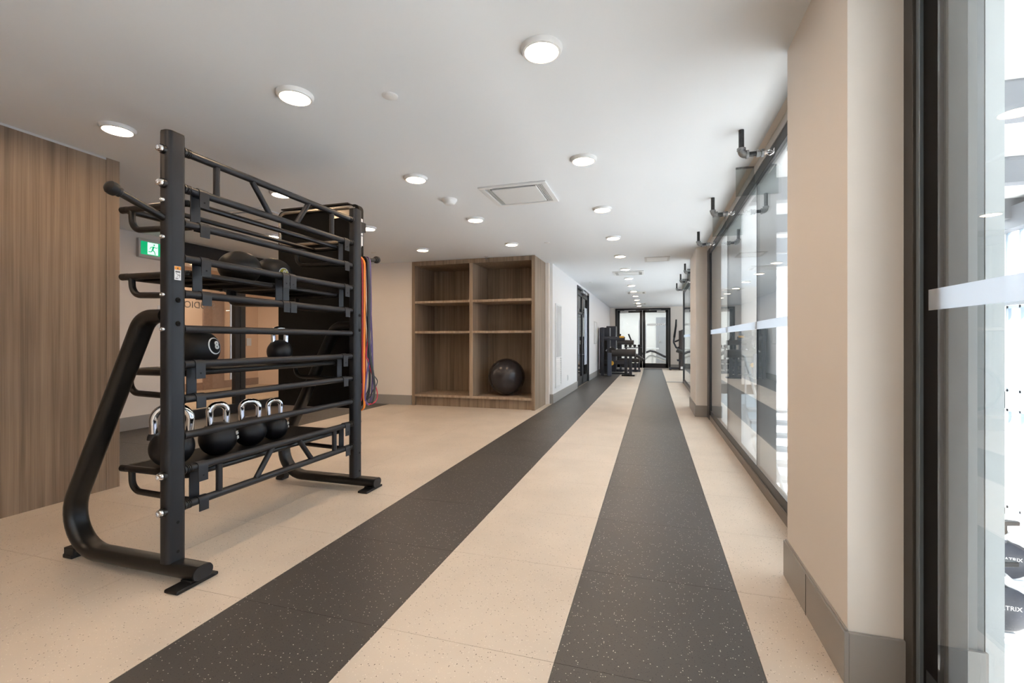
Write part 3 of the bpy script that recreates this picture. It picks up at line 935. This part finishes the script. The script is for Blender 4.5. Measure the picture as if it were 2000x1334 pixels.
# wall cabinet with louvre on the corridor wall and the small panel beyond the door
wc = thing('wall_cabinet', 'white wall cabinet with glass upper half and louvred lower half beside the shelves', 'wall cabinet', (XC, 8.42, .25))
obj('frame', MB().box(XC, XC + .02, 8.15, 8.18, .25, 1.77).box(XC, XC + .02, 8.66, 8.69, .25, 1.77).box(XC, XC + .02, 8.18, 8.66, 1.74, 1.77).box(XC, XC + .02, 8.18, 8.66, .25, .28).box(XC, XC + .02, 8.18, 8.66, .78, .80), 'white', wc, bevel=.003)
obj('glass_front', MB().box(XC + .001, XC + .010, 8.18, 8.66, .80, 1.74), 'reflection_paint', wc, smooth=0, label='upper panel painted pale like a bright window reflection')
for k in range(14):
    z = .295 + k * .035
    obj('slat', MB().poly([(XC + .001, 8.18, z), (XC + .014, 8.18, z - .012), (XC + .016, 8.18, z - .010), (XC + .001, 8.18, z + .014)], (0, .48, 0)), 'white', wc, smooth=0)
wp = thing('wall_panel', 'pale framed panel on the corridor wall beyond the black door', 'panel', (XC, 14.2, 1.0))
obj('frame', MB().box(XC, XC + .02, 13.9, 14.55, 1.0, 1.03).box(XC, XC + .02, 13.9, 14.55, 1.65, 1.68).box(XC, XC + .02, 13.9, 13.93, 1.03, 1.65).box(XC, XC + .02, 14.52, 14.55, 1.03, 1.65), 'grille', wp)
obj('face', MB().box(XC, XC + .012, 13.93, 14.52, 1.03, 1.65), 'white', wp, smooth=0)
so = thing('wall_socket', 'white wall socket low on the corridor wall', 'socket', (XC, 9.46, .28))
obj('plate', MB().box(XC, XC + .008, 9.42, 9.50, .28, .40), 'white', so, bevel=.003)
obj('insert', MB().box(XC + .008, XC + .010, 9.44, 9.48, .30, .38), 'grille', so, smooth=0)

# ------------------------------------------------------------------ shelf unit
SY0, SY1 = 7.085, 7.86
SX0, SX1 = -3.935, -1.772
su = thing('shelf_unit', 'tall grey brown wooden shelf unit with six open bays', 'shelf unit', (-2.85, SY0, 0))
obj('side_panel', MB().box(SX0, SX0 + .055, SY0, SY1, 0, CEIL - .004), 'wood', su, smooth=0)
obj('side_panel', MB().box(SX1 - .055, SX1, SY0, SY1 - .02, 0, CEIL - .004), 'wood', su, smooth=0)
obj('divider', MB().box(-2.882, -2.822, SY0 + .002, SY1 - .04, .19, 2.375), 'wood_edge', su, smooth=0)
obj('top_panel', MB().box(SX0 + .055, SX1 - .055, SY0 + .001, SY1 - .02, 2.375, CEIL - .004), 'wood', su, smooth=0)
obj('back_panel', MB().box(SX0 + .055, SX1 - .055, SY1 - .04, SY1 - .02, .19, 2.375), 'wood', su, smooth=0)
obj('bottom_board', MB().box(SX0 + .055, SX1 - .055, SY0 + .001, SY1 - .04, .152, .19), 'wood_edge', su, smooth=0)
obj('kick_board', MB().box(SX0 + .055, SX1 - .055, SY0 + .05, SY0 + .07, 0, .152), 'wood', su, smooth=0)
for a, b in ((SX0 + .055, -2.882), (-2.822, SX1 - .055)):
    for z in (1.225, 1.735):
        obj('shelf', MB().box(a, b, SY0 + .004, SY1 - .04, z, z + .038), 'wood_edge', su, smooth=0)
tag(obj('exercise_ball', MB().ball((-2.345, 7.42, .19 + .306), .306, 48, 28), 'ball'), 'large dark grey exercise ball in the lower right bay of the shelf unit', 'exercise ball')

# ------------------------------------------------------------------ storage rack
RX = -2.13                     # plane of the rails
NY0, NY1 = 1.555, 1.645        # near post
FY0, FY1 = 2.935, 3.022        # far post
rack = thing('storage_rack', 'tall black gym storage rack of round rails with slanted rear legs, standing on the floor', 'rack', (-2.13, 2.3, 0))


def post(y0, y1, ztop):
    sec = rrect(.066, y1 - y0, .024, 6)
    c = (y0 + y1) / 2
    p = obj('post', MB().sweep([(RX, c, .082), (RX, c, ztop)], [(b, a) for a, b in sec], up=(1, 0, 0)), 'blackpost', rack)
    obj('end_cap', MB().sweep([(RX, c, ztop), (RX, c, ztop + .006)], [(b * .97, a * .97) for a, b in sec], up=(1, 0, 0)), 'rubber', p)
    return p


pn = post(NY0, NY1, 2.055)
pf = post(FY0, FY1, 2.075)


def foot(yc):
    path = fillet([(-1.948, yc, .055), (-2.914, yc, .055), (-2.300, yc, 1.215), (-2.155, yc, 1.215)], [0, .19, .105, 0], 12)
    sec = rrect(.062, .100, .0305, 6)
    f = obj('leg', MB().sweep(path, sec, up=(0, 1, 0)), 'black', rack)
    obj('end_cap', MB().sweep([(-1.948, yc, .055), (-1.943, yc, .055)], [(a * .97, b * .97) for a, b in sec], up=(0, 1, 0)), 'blackpost', f, label='smooth grey oval end cap')
    obj('foot_pad', MB().sweep([(-2.035, yc - .01, .008), (-1.96, yc - .01, .008)], rrect(.20, .016, .006)).box(-2.03, -1.97, yc - .04, yc + .04, .014, .026), 'rubber', f, bevel=.002)
    obj('foot_pad', MB().sweep([(-2.855, yc + .02, .012), (-2.795, yc + .02, .012)], rrect(.075, .024, .008)).box(-2.85, -2.78, yc - .015, yc + .045, .02, .055), 'rubber', f, bevel=.002)
    return f


foot(1.60)
foot(2.985)

ZR = [1.995, 1.822, 1.656, 1.490, 1.322, 1.155, .987, .822, .650, .486, .318]
for i, z in enumerate(ZR):
    r = obj('rail', MB().tube([(RX, NY1 - .004, z), (RX, FY0 + .004, z)], .0188, 16), 'blackpost', rack)
    col_ = MB()
    for y in (NY1, FY0):
        s_ = 1 if y == NY1 else -1
        col_.lathe((RX, y, z), [(.0188, 0), (.0238, 0), (.0238, .006), (.0188, .008)], (0, s_, 0), 16)
        if i in (0, 1, 9, 10):
            for q in (.016, .024, .032):
                col_.lathe((RX, y + s_ * q, z), [(.0188, 0), (.0215, .001), (.0215, .005), (.0188, .006)], (0, s_, 0), 16)
    obj('collar', col_, 'black', r)
for a, b in (((1.826, ZR[1]), (1.826, ZR[0])), ((2.181, ZR[1]), (2.037, ZR[0])), ((2.372, ZR[1]), (2.493, ZR[0])), ((2.714, ZR[1]), (2.714, ZR[0])),
             ((1.841, ZR[10]), (1.841, ZR[9])), ((2.065, ZR[10]), (2.197, ZR[9])), ((2.522, ZR[10]), (2.394, ZR[9])), ((2.741, ZR[10]), (2.741, ZR[9]))):
    dv = (Vector((0, *b)) - Vector((0, *a))).normalized() * .014
    obj('brace', MB().tube([(RX, a[0] + dv.y, a[1] + dv.z), (RX, b[0] - dv.y, b[1] - dv.z)], .0160, 12, up=(1, 0, 0)), 'blackpost', rack)


def hook(y, z, drop):
    """flat plate bent over a rail, hanging down in front of it"""
    m = MB()
    x0 = RX + .0195
    w_ = .025
    prof = [(RX - .0228, z - .02)] + [(RX + .0228 * math.cos(a), z + .0228 * math.sin(a)) for a in [PI - PI * k / 8 for k in range(9)]] + [(RX + .0228, z - drop)]
    outer = prof
    inner = [(RX + (px - RX) * 0.84, z + (pz - z) * 0.84 if pz > z else pz) for px, pz in prof]
    m.rings([[Vector((px, y - w_, pz)) for px, pz in outer + inner[::-1]], [Vector((px, y + w_, pz)) for px, pz in outer + inner[::-1]]])
    return m


def bracket(y, zt, zb, parent):
    m = hook(y, zt, .072)
    b = obj('bracket', m, 'blackpost', parent, smooth=30)
    obj('lower_hook', hook(y + .004, zb, .050), 'blackpost', b, smooth=30)
    obj('strap', MB().box(RX - .030, RX - .0245, y - .034, y + .016, zb - .012, zt - .01), 'blackpost', b, smooth=0)
    obj('screw', MB().lathe((RX + .0228, y, zt - .045), [(.004, 0), (.004, .0015), (.001, .0015)], (1, 0, 0), 10), 'blackmat', b)


BR = {1: [(1.742, 0), (2.853, 0)], 3: [(1.752, 0), (2.275, 0), (2.331, 0), (2.858, 0)], 6: [(1.722, 0), (2.838, 0)], 9: [(1.736, 0), (2.862, 0)]}
for i, lst in BR.items():
    for y, _ in lst:
        bracket(y, ZR[i], ZR[i + 1], rack)

# trays hung behind the rails
XB = -2.615


def tray(i, y0, y1, solid, name):
    z = ZR[i] - (.060 if i == 3 else .046)
    t = MB()
    loop = fillet([(RX - .055, y0 + .05, z), (RX - .055, y0, z), (XB, y0, z), (XB, y1, z), (RX - .055, y1, z), (RX - .055, y1 - .05, z)], .02, 3)
    t.tube(loop, .0170, 12)
    t.tube([(RX - .055, y0 - .0, z), (RX - .055, y1, z)], .0150, 10)
    t.tube([(XB - .02, y0, z), (XB + .02, y0, z)], .0180, 12).tube([(XB - .02, y1, z), (XB + .02, y1, z)], .0180, 12)
    f = obj('tray_frame', t, 'black', rack)
    zl = ZR[i + 1]
    for y in (y0, y1):
        obj('support_tube', MB().tube(fillet([(XB + .05, y, z - .008), (XB + .055, y, zl + .012), (RX - .035, y, zl)], .06, 8), .0155, 10, up=(0, 1, 0)), 'black', f)
    if solid:
        obj('tray_plate', MB().box(XB + .004, RX - .05, y0 + .004, y1 - .004, z + .006, z + .012), 'blackmat', f, smooth=0)
        for q in range(3):
            yy = y0 + (y1 - y0) * (q + .5) / 3
            obj('cross_bar', MB().box(XB + .01, RX - .06, yy - .012, yy + .012, z - .012, z + .006), 'blackmat', f, smooth=0)
    else:
        obj('inner_rail', MB().tube([(-2.40, y0, z - .004), (-2.40, y1, z - .004)], .0135, 10), 'black', f)
    return z + .012


tray(1, 1.715, 2.872, False, 'ball rails')
Z2 = tray(3, 1.715, 2.285, True, 'half tray')
tray(3, 2.322, 2.872, True, 'half tray')
Z3 = tray(6, 1.705, 2.855, True, 'tray')
Z4 = tray(9, 1.715, 2.872, True, 'tray')

# bolts on the posts
yb = NY0
for z in (1.970, 1.816, .485, .320):
    b = obj('bolt_boss', MB().lathe((RX + .004, yb + .012, z), [(.021, 0), (.021, .022), (.017, .026)], (0, -1, 0), 18), 'black', pn)
    obj('bolt', MB().lathe((RX + .004, yb - .012, z), [(.018, 0), (.0185, .004), (.016, .014), (.009, .016), (.008, .010), (.001, .010)], (0, -1, 0), 16), 'chrome', b, label='shiny chrome bolt head')
for z in (1.741, 1.573, 1.310, 1.152):
    obj('bolt', MB().lathe((RX + .002, yb + .002, z), [(.011, 0), (.012, .006), (.009, .013), (.005, .014), (.001, .010)], (0, -1, 0), 14), 'chrome', pn, label='small chrome bolt head')
for z in (1.970, 1.816, .485, .320):
    obj('bolt', MB().lathe((RX, FY1 - .002, z), [(.018, 0), (.0185, .006), (.016, .016), (.001, .016)], (0, 1, 0), 16), 'chrome', pf, label='shiny chrome bolt head')
xf = RX + .033
for P_, yc in ((pn, 1.600), (pf, 2.985)):
    for z in (1.288, 1.179):
        obj('screw', MB().lathe((xf - .001, yc, z), [(.0125, 0), (.0125, .003), (.009, .007), (.004, .007), (.004, .004), (.001, .004)], (1, 0, 0), 14), 'blackmat', P_)
    for z in (.262, .127):
        obj('hole', MB().lathe((xf - .0015, yc, z), [(.0075, 0), (.0075, .0019), (.001, .0019)], (1, 0, 0), 14), 'blackmat', P_)
stk = obj('warning_sticker', MB().box(xf, xf + .0008, 1.583, 1.614, 1.380, 1.444), 'white', pn, smooth=0, label='white and orange warning sticker')
obj('sticker_header', MB().box(xf + .0008, xf + .0012, 1.584, 1.613, 1.427, 1.443), 'orange_print', stk, smooth=0)
pr = MB().poly([(xf + .0012, 1.594, 1.4305), (xf + .0012, 1.603, 1.4305), (xf + .0012, 1.5985, 1.4395)], (.0003, 0, 0))
for (a, b) in (((1.588, 1.421), (1.609, 1.419)), ((1.588, 1.417), (1.609, 1.415)), ((1.590, 1.411), (1.600, 1.404)), ((1.600, 1.404), (1.594, 1.392)), ((1.588, 1.386), (1.600, 1.388)), ((1.606, 1.412), (1.606, 1.390)), ((1.600, 1.404), (1.610, 1.400))):
    pr.box(xf + .0009, xf + .0013, min(a[0], b[0]) - .0006, max(a[0], b[0]) + .0006, min(a[1], b[1]) - .0006, max(a[1], b[1]) + .0006) if abs(a[1] - b[1]) < .003 or a[0] == b[0] else \
        pr.poly([(xf + .0009, a[0], a[1] - .001), (xf + .0009, a[0], a[1] + .001), (xf + .0009, b[0], b[1] + .001), (xf + .0009, b[0], b[1] - .001)], (.0004, 0, 0))
obj('sticker_print', pr, 'inkgrey', stk, smooth=0)

# horns with knobs
for ya, za, yb_, zb_, par in ((NY0 + .02, 1.655, 1.352, 1.727, pn), (FY1 - .02, 1.700, 3.258, 1.752, pf)):
    hn = obj('band_horn', MB().tube([(RX, ya, za), (RX, yb_, zb_)], .0160, 14), 'black', par)
    dv = (Vector((0, yb_ - ya, zb_ - za))).normalized()
    obj('knob', MB().lathe((RX, yb_, zb_), [(.017, -.03), (.020, -.028), (.021, -.016), (.027, -.010), (.029, .004), (.027, .016), (.018, .025), (.001, .029)], dv, 20), 'rubber', hn)

# board at the far end with a metal rim in its upper part
BY = 3.085
bd = obj('end_board', MB().sweep([(-2.555, BY, 1.367), (-2.555, BY + .055, 1.367)], rrect(.77, 1.585, .045, 6), up=(0, 0, 1)), 'blackmat', rack, label='large matt black board across the far end')
rim = fillet([(-2.55, BY - .016, 2.135), (-2.905, BY - .016, 2.135), (-2.905, BY - .016, 1.872), (-2.20, BY - .016, 1.872), (-2.20, BY - .016, 2.135), (-2.551, BY - .016, 2.135)], .055, 6)
obj('rim_tube', MB().tube(rim, .0150, 10, up=(0, 1, 0)), 'pewter', bd, label='warm metal rim tube')
obj('rim_plate', MB().box(-2.40, -2.20, BY - .010, BY, 2.06, 2.135), 'pewter', bd, smooth=0)
obj('cap_plate', MB().sweep([(-2.575, BY - .02, 2.166), (-2.575, BY + .06, 2.166)], rrect(.64, .012, .005)), 'black', bd)
obj('side_label', MB().box(-2.1698, -2.1685, BY + .008, BY + .045, 1.84, 2.05), 'white', bd, smooth=0, label='white printed strip on the board edge')
obj('label_print', MB().box(-2.1686, -2.1680, BY + .008, BY + .045, 1.955, 1.962).box(-2.1686, -2.1680, BY + .008, BY + .045, 1.915, 1.921).box(-2.1686, -2.1680, BY + .014, BY + .022, 1.86, 1.90), 'inkgrey', bd, smooth=0)
obj('mounting_plate', MB().box(RX - .03, RX + .02, FY1, BY, 1.93, 2.0).box(RX - .03, RX + .02, FY1, BY, .70, .77), 'black', bd, smooth=0)

# ------------------------------------------------------------------ balls and kettlebells on the rack
Ze = Z2


def med_ball(x, y, z, r, label):
    t = thing('medicine_ball', label, 'ball', (x, y, z), 'balls on the rack')
    return t


t = med_ball(-2.40, 2.225, Z2, .122, 'black textured ball on the upper tray, nearer one')
obj('shell', MB().ball((-2.40, 2.215, Z2 + .100), .118, 36, 22, sz=.85), 'leather', t)
t2 = med_ball(-2.40, 2.49, Z2, .122, 'black ball with a round olive yellow badge on the upper tray')
obj('shell', MB().ball((-2.40, 2.47, Z2 + .100), .118, 36, 22, sz=.85), 'leather', t2)


def badge(center, r, direction, rad, ring, inner, body, size, parent):
    """round printed badge standing just proud of a ball"""
    c, d = Vector(center), Vector(direction).normalized()
    h = math.sqrt(r * r - rad * rad) - .0005
    bd_ = obj('badge', MB().lathe(c, [(rad, h), (rad, h + .001), (rad * .6, h + (r - h) * .64 + .0015), (.0005, r + .0016)], d, 32), ring, parent, label='round printed badge')
    obj('badge_face', MB().lathe(c, [(rad * .88, h + (r - h) * .22 + .0012), (rad * .6, h + (r - h) * .64 + .0022), (.0005, r + .0024)], d, 32), inner, bd_)
    if body:
        obj('badge_print', text_mb(body, size, frame_at(c + d * (r + .0030), d), bold=size * .02, depth=.002), 'ink', bd_, smooth=0)


badge((-2.40, 2.47, Z2 + .100), .118, (.97, -.20, -.02), .033, 'ink', 'olive', '//', .045, t2)
tw = med_ball(-2.36, 1.905, Z3, .115, 'black slam ball with a white ringed badge on the middle tray')
obj('shell', MB().ball((-2.36, 1.912, Z3 + .102), .104, 40, 24, zmin=-.967), 'rubber', tw)
badge((-2.36, 1.912, Z3 + .102), .104, (.963, .238, .18), .046, 'ink', 'blackmat', '8', .06, tw)


def kettlebell(x, y, z, s, rot, label, kg, labdir, hw=.048, top=.300):
    t = thing('kettlebell', label, 'kettlebell', (x, y, z), 'chrome handled kettlebells')
    r = .095 * s
    cz = z + r * .92
    body = MB().ball((x, y, cz), r, 36, 22, zmin=-.92)
    body_o = obj('bell', body, 'urethane', t)
    # neck collars and handle
    def pt(u, v):
        return (x + c * u, y + sn * u, cz + v)

    w_, hh = hw, top - .018 * s - r * .92
    rot = math.radians(rot)
    c, sn = math.cos(rot), math.sin(rot)
    path = fillet([pt(-w_ * .98, r * .60), pt(-w_ * 1.06, hh), pt(w_ * 1.06, hh), pt(w_ * .98, r * .60)], [0, .85 * hw, .85 * hw, 0], 10)
    obj('handle', MB().tube(path, .0180 * s, 14, up=(-sn, c, 0)), 'chrome', t, label='polished chrome handle')
    cap = MB()
    for sg in (-1, 1):
        cap.lathe(pt(sg * w_ * .98, r * .58), [(.029 * s, -.012), (.027 * s, .006), (.022 * s, .017 * s), (.018 * s, .018 * s)], n=18)
    obj('collar', cap, 'urethane', t)
    if kg:
        d = Vector(labdir).normalized()
        p0 = Vector((x, y, cz)) + d * (r + .001)
        obj('weight_print', text_mb('KG\n' + kg, .026 * s, frame_at(p0, d), depth=.003), 'ink', body_o, smooth=0, label='white weight numerals')


kettlebell(-2.40, 1.800, Z4, 1.06, 42, 'large kettlebell at the near end of the bottom tray, behind the near post', None, (1, 0, 0), .078, .322)
kettlebell(-2.385, 2.055, Z4, 1.03, 72, 'second kettlebell from the near post on the bottom tray', '10', (.72, .50, .10), .043, .300)
kettlebell(-2.40, 2.290, Z4, .98, 50, 'third kettlebell from the near post on the bottom tray', None, (1, 0, 0), .046, .288)
kettlebell(-2.40, 2.485, Z4, .88, 60, 'smallest kettlebell at the far end of the row on the bottom tray', '8', (.80, .50, .12), .037, .268)
kettlebell(-2.40, 2.530, Z3, .84, 48, 'single kettlebell standing alone on the middle tray', None, (1, 0, 0), .038, .245)

# ------------------------------------------------------------------ resistance bands over the far horn
def spline(pts, n=7):
    """Catmull-Rom through the points of a closed loop"""
    P = [Vector(p) for p in pts]
    N = len(P)
    out = []
    for i in range(N):
        a, b, c, d = P[i - 1], P[i], P[(i + 1) % N], P[(i + 2) % N]
        for k in range(n):
            t = k / n
            out.append(.5 * ((2 * b) + (c - a) * t + (2 * a - 5 * b + 4 * c - d) * t * t + (3 * b - a - 3 * c + d) * t ** 3))
    return out


def band(front, xf_, back, xb_, width, thick, mat, label):
    """flat latex loop: front leg downwards, back leg upwards, over the horn (heights and distances along the corridor)"""
    y0, y1 = front[0][0], back[-1][0]
    yt = (y0 + y1) / 2
    zt = 1.700 + (yt - 3.0) * .203 + .020
    pts = [(xf_, y, z) for y, z in front] + [(xb_, y, z) for y, z in back] + [(RX, yt, zt)]
    o = obj('resistance_band', MB().sweep(spline(pts), rrect(width, thick, thick * .4, 2), up=(1, 0, 0), closed=True), mat)
    return tag(o, label, 'resistance band', 'resistance bands on the far horn')


band([(3.040, 1.682), (3.043, 1.355), (3.043, .965), (3.043, .68)], -2.112, [(3.045, .67), (3.045, 1.0), (3.042, 1.4), (3.040, 1.68)], -2.148, .014, .004, 'b_red', 'narrow dark red band hanging right against the far post')
band([(3.064, 1.690), (3.066, 1.598), (3.064, 1.223), (3.058, .942), (3.060, .692), (3.058, .590)], -2.108, [(3.062, .585), (3.066, .8), (3.068, 1.2), (3.066, 1.69)], -2.150, .026, .004, 'b_orange', 'wide orange band, the longest one on the far horn')
band([(3.101, 1.700), (3.115, 1.511), (3.112, 1.225), (3.113, 1.082), (3.130, .962), (3.165, .840), (3.186, .738), (3.172, .663), (3.137, .615)], -2.100,
     [(3.150, .612), (3.185, .70), (3.195, .84), (3.165, 1.0), (3.125, 1.2), (3.110, 1.70)], -2.150, .030, .004, 'b_black', 'wide black band hanging beside the orange one')
band([(3.134, 1.712), (3.140, 1.561), (3.145, 1.342), (3.128, 1.142), (3.142, 1.034), (3.124, .947), (3.086, .822), (3.069, .702), (3.073, .635), (3.104, .611)], -2.106,
     [(3.194, .606), (3.219, .693), (3.233, .843), (3.229, .958), (3.222, 1.123), (3.200, 1.368), (3.150, 1.716)], -2.148, .020, .004, 'b_purple', 'purple band twisting beside the wide black one')
band([(3.108, 1.698), (3.114, 1.45), (3.110, 1.15), (3.085, .992), (3.108, .951), (3.135, .887), (3.170, .824), (3.205, .748), (3.233, .689), (3.229, .636), (3.188, .610), (3.121, .609)], -2.107,
     [(3.130, .635), (3.140, .80), (3.139, 1.002), (3.125, 1.362), (3.112, 1.70)], -2.150, .011, .004, 'b_crimson', 'thin crimson band ending in a wide open loop')
band([(3.098, 1.698), (3.112, 1.45), (3.114, 1.10), (3.145, .930), (3.179, .844), (3.241, .786), (3.233, .746), (3.188, .710), (3.152, .665), (3.101, .647)], -2.114,
     [(3.130, .66), (3.176, .72), (3.194, .838), (3.190, 1.0), (3.140, 1.369), (3.102, 1.70)], -2.150, .010, .004, 'b_black', 'thin black band with a small open loop above the crimson one')

# ------------------------------------------------------------------ machines at the end of the corridor
mt = thing('leg_machine', 'black seated leg machine with long padded seat by the corridor wall', 'gym machine', (-1.0, 15.0, 0))
for x, w_ in ((-1.55, .09), (-1.36, .09)):
    obj('upright', MB().box(x, x + w_, 14.72, 14.86, 0, 1.52 if x < -1.5 else 1.2), 'machine', mt, bevel=.01)
sh = obj('stack_shroud', MB().box(-1.62, -1.30, 15.0, 15.35, .05, 1.52), 'machine', mt, bevel=.02)
obj('weight_stack', MB().box(-1.52, -1.38, 14.985, 15.0, .3, 1.1), 'black', sh, bevel=.005)
obj('side_post', MB().box(-1.34, -1.22, 14.66, 14.76, 0, .72), 'bluepost', mt, bevel=.008)
obj('thigh_beam', MB().sweep([(-1.5, 14.8, 1.18), (-.82, 14.8, 1.16)], rrect(.09, .12, .02)), 'machine', mt)
obj('grip', MB().tube([(-.98, 14.74, 1.215), (-.84, 14.74, 1.215)], .03), 'yellow', mt, label='amber coloured grip')
obj('back_pad', MB().sweep([(-1.05, 14.95, 1.06), (-.56, 14.95, 1.04)], rrect(.34, .15, .06)), 'pad', mt)
obj('seat_pad', MB().sweep([(-1.22, 14.9, .73), (-.50, 14.9, .72)], rrect(.40, .23, .10)), 'pad', mt)
obj('roller', MB().tube([(-1.0, 14.9, .49), (-.38, 14.9, .49)], .065, 16), 'pad', mt)
for x in (-.84, -.70):
    obj('leg', MB().box(x, x + .09, 14.82, 14.92, .02, .64), 'machine', mt, bevel=.008)
    obj('foot', MB().box(x - .08, x + .17, 14.74, 15.0, 0, .04), 'rubber', mt, bevel=.006)
for z, h_ in ((.05, .05), (.36, .12)):
    obj('base_beam', MB().box(-1.5, -.68, 14.84, 14.92, z, z + h_), 'machine', mt, bevel=.008)
for x0, x1 in ((-1.06, -.96), (-.62, -.72)):
    obj('handle', MB().tube([(x0, 14.95, 1.06), (x1, 14.95, 1.31)], .024), 'rubber', mt)
obj('lever', MB().tube(fillet([(-1.4, 14.78, .78), (-1.25, 14.74, .92), (-1.15, 14.74, .72), (-1.05, 14.78, .86)], .05), .02), 'steel', mt)
obj('cam', MB().lathe((-1.2, 14.72, .80), [(.001, 0), (.10, 0), (.10, .04), (.001, .04)], (0, 1, 0), 20), 'black', mt)
obj('low_pivot', MB().lathe((-1.22, 14.70, .40), [(.001, 0), (.07, 0), (.07, .05), (.001, .05)], (0, 1, 0), 18), 'yellow', mt)
m2 = thing('cable_machine', 'dark cable machine standing behind the padded leg machine', 'gym machine', (-1.2, 17.0, 0))
obj('tower', MB().box(-1.58, -1.24, 16.8, 17.2, 0, 1.62), 'machine', m2, bevel=.02)
obj('upright', MB().box(-1.12, -1.05, 16.9, 17.0, 0, 1.1), 'machine', m2, bevel=.01)
obj('incline_pad', MB().sweep([(-.75, 16.9, .72), (-.30, 16.9, .42)], rrect(.3, .10, .04)), 'pad', m2)
obj('base_beam', MB().box(-1.5, -.4, 16.9, 17.0, .0, .08), 'machine', m2, bevel=.01)
obj('seat_post', MB().box(-.62, -.54, 16.86, 16.94, .05, .6), 'machine', m2, bevel=.01)
dr = thing('dumbbell_stand', 'low black stand holding dumbbells in front of the end double door', 'stand', (-.75, 18.3, 0))
for x in (-1.0, -.52):
    obj('leg', MB().box(x, x + .06, 18.2, 18.4, 0, .84), 'machine', dr, bevel=.006)
obj('shelf', MB().box(-1.05, -.40, 18.12, 18.45, .82, .85), 'machine', dr, bevel=.006)
for k in range(4):
    x = -.98 + k * .165
    d_ = thing('dumbbell', 'black dumbbell on the low stand, %s from the left' % ORD[k], 'dumbbell', (x, 18.28, .85), 'dumbbells on the low stand')
    obj('handle', MB().tube([(x, 18.18, .905), (x, 18.38, .905)], .016, 10), 'steel', d_)
    for y in (18.14, 18.36):
        obj('head', MB().lathe((x, y, .905), [(.001, 0), (.050, 0), (.055, .01), (.055, .05), (.050, .06), (.001, .06)], (0, 1, 0), 12), 'rubber', d_)
m3 = thing('press_machine', 'tall brown black machine with a slanted lever in the right corner by the end door', 'gym machine', (1.15, 18.5, 0))
obj('shroud', MB().sweep([(1.18, 18.5, .0), (1.18, 18.5, 1.48), (1.15, 18.5, 1.55)], rrect(.46, .44, .05), up=(0, 1, 0), scale=[1, 1, .9]), 'shroud', m3)
obj('door_slot', MB().box(1.30, 1.38, 18.272, 18.285, .55, 1.40), 'black', m3, smooth=0)
obj('lever', MB().tube([(.78, 18.45, 1.22), (.84, 18.45, 1.65), (.85, 18.45, 1.90)], .035, 12, scale=[1.2, 1, .7]), 'rubber', m3)
obj('elbow', MB().tube(fillet([(.78, 18.45, 1.22), (.76, 18.45, 1.05), (.86, 18.45, .82), (.98, 18.45, .86)], .05), .032, 12).tube([(.80, 18.45, 1.06), (.98, 18.45, 1.14)], .03, 10), 'machine', m3)
obj('roller', MB().tube([(.86, 18.3, .76), (1.22, 18.3, .62)], .085, 16), 'pad', m3)
obj('foot_plate', MB().box(.88, 1.0, 18.2, 18.7, .34, .40), 'machine', m3, bevel=.01)
obj('base_beam', MB().box(.60, .98, 18.4, 18.55, .02, .10).box(.60, .68, 18.25, 18.7, 0, .05), 'machine', m3, bevel=.01)
obj('label_plate', MB().box(1.0, 1.2, 18.265, 18.278, .05, .14), 'white', m3, smooth=0)
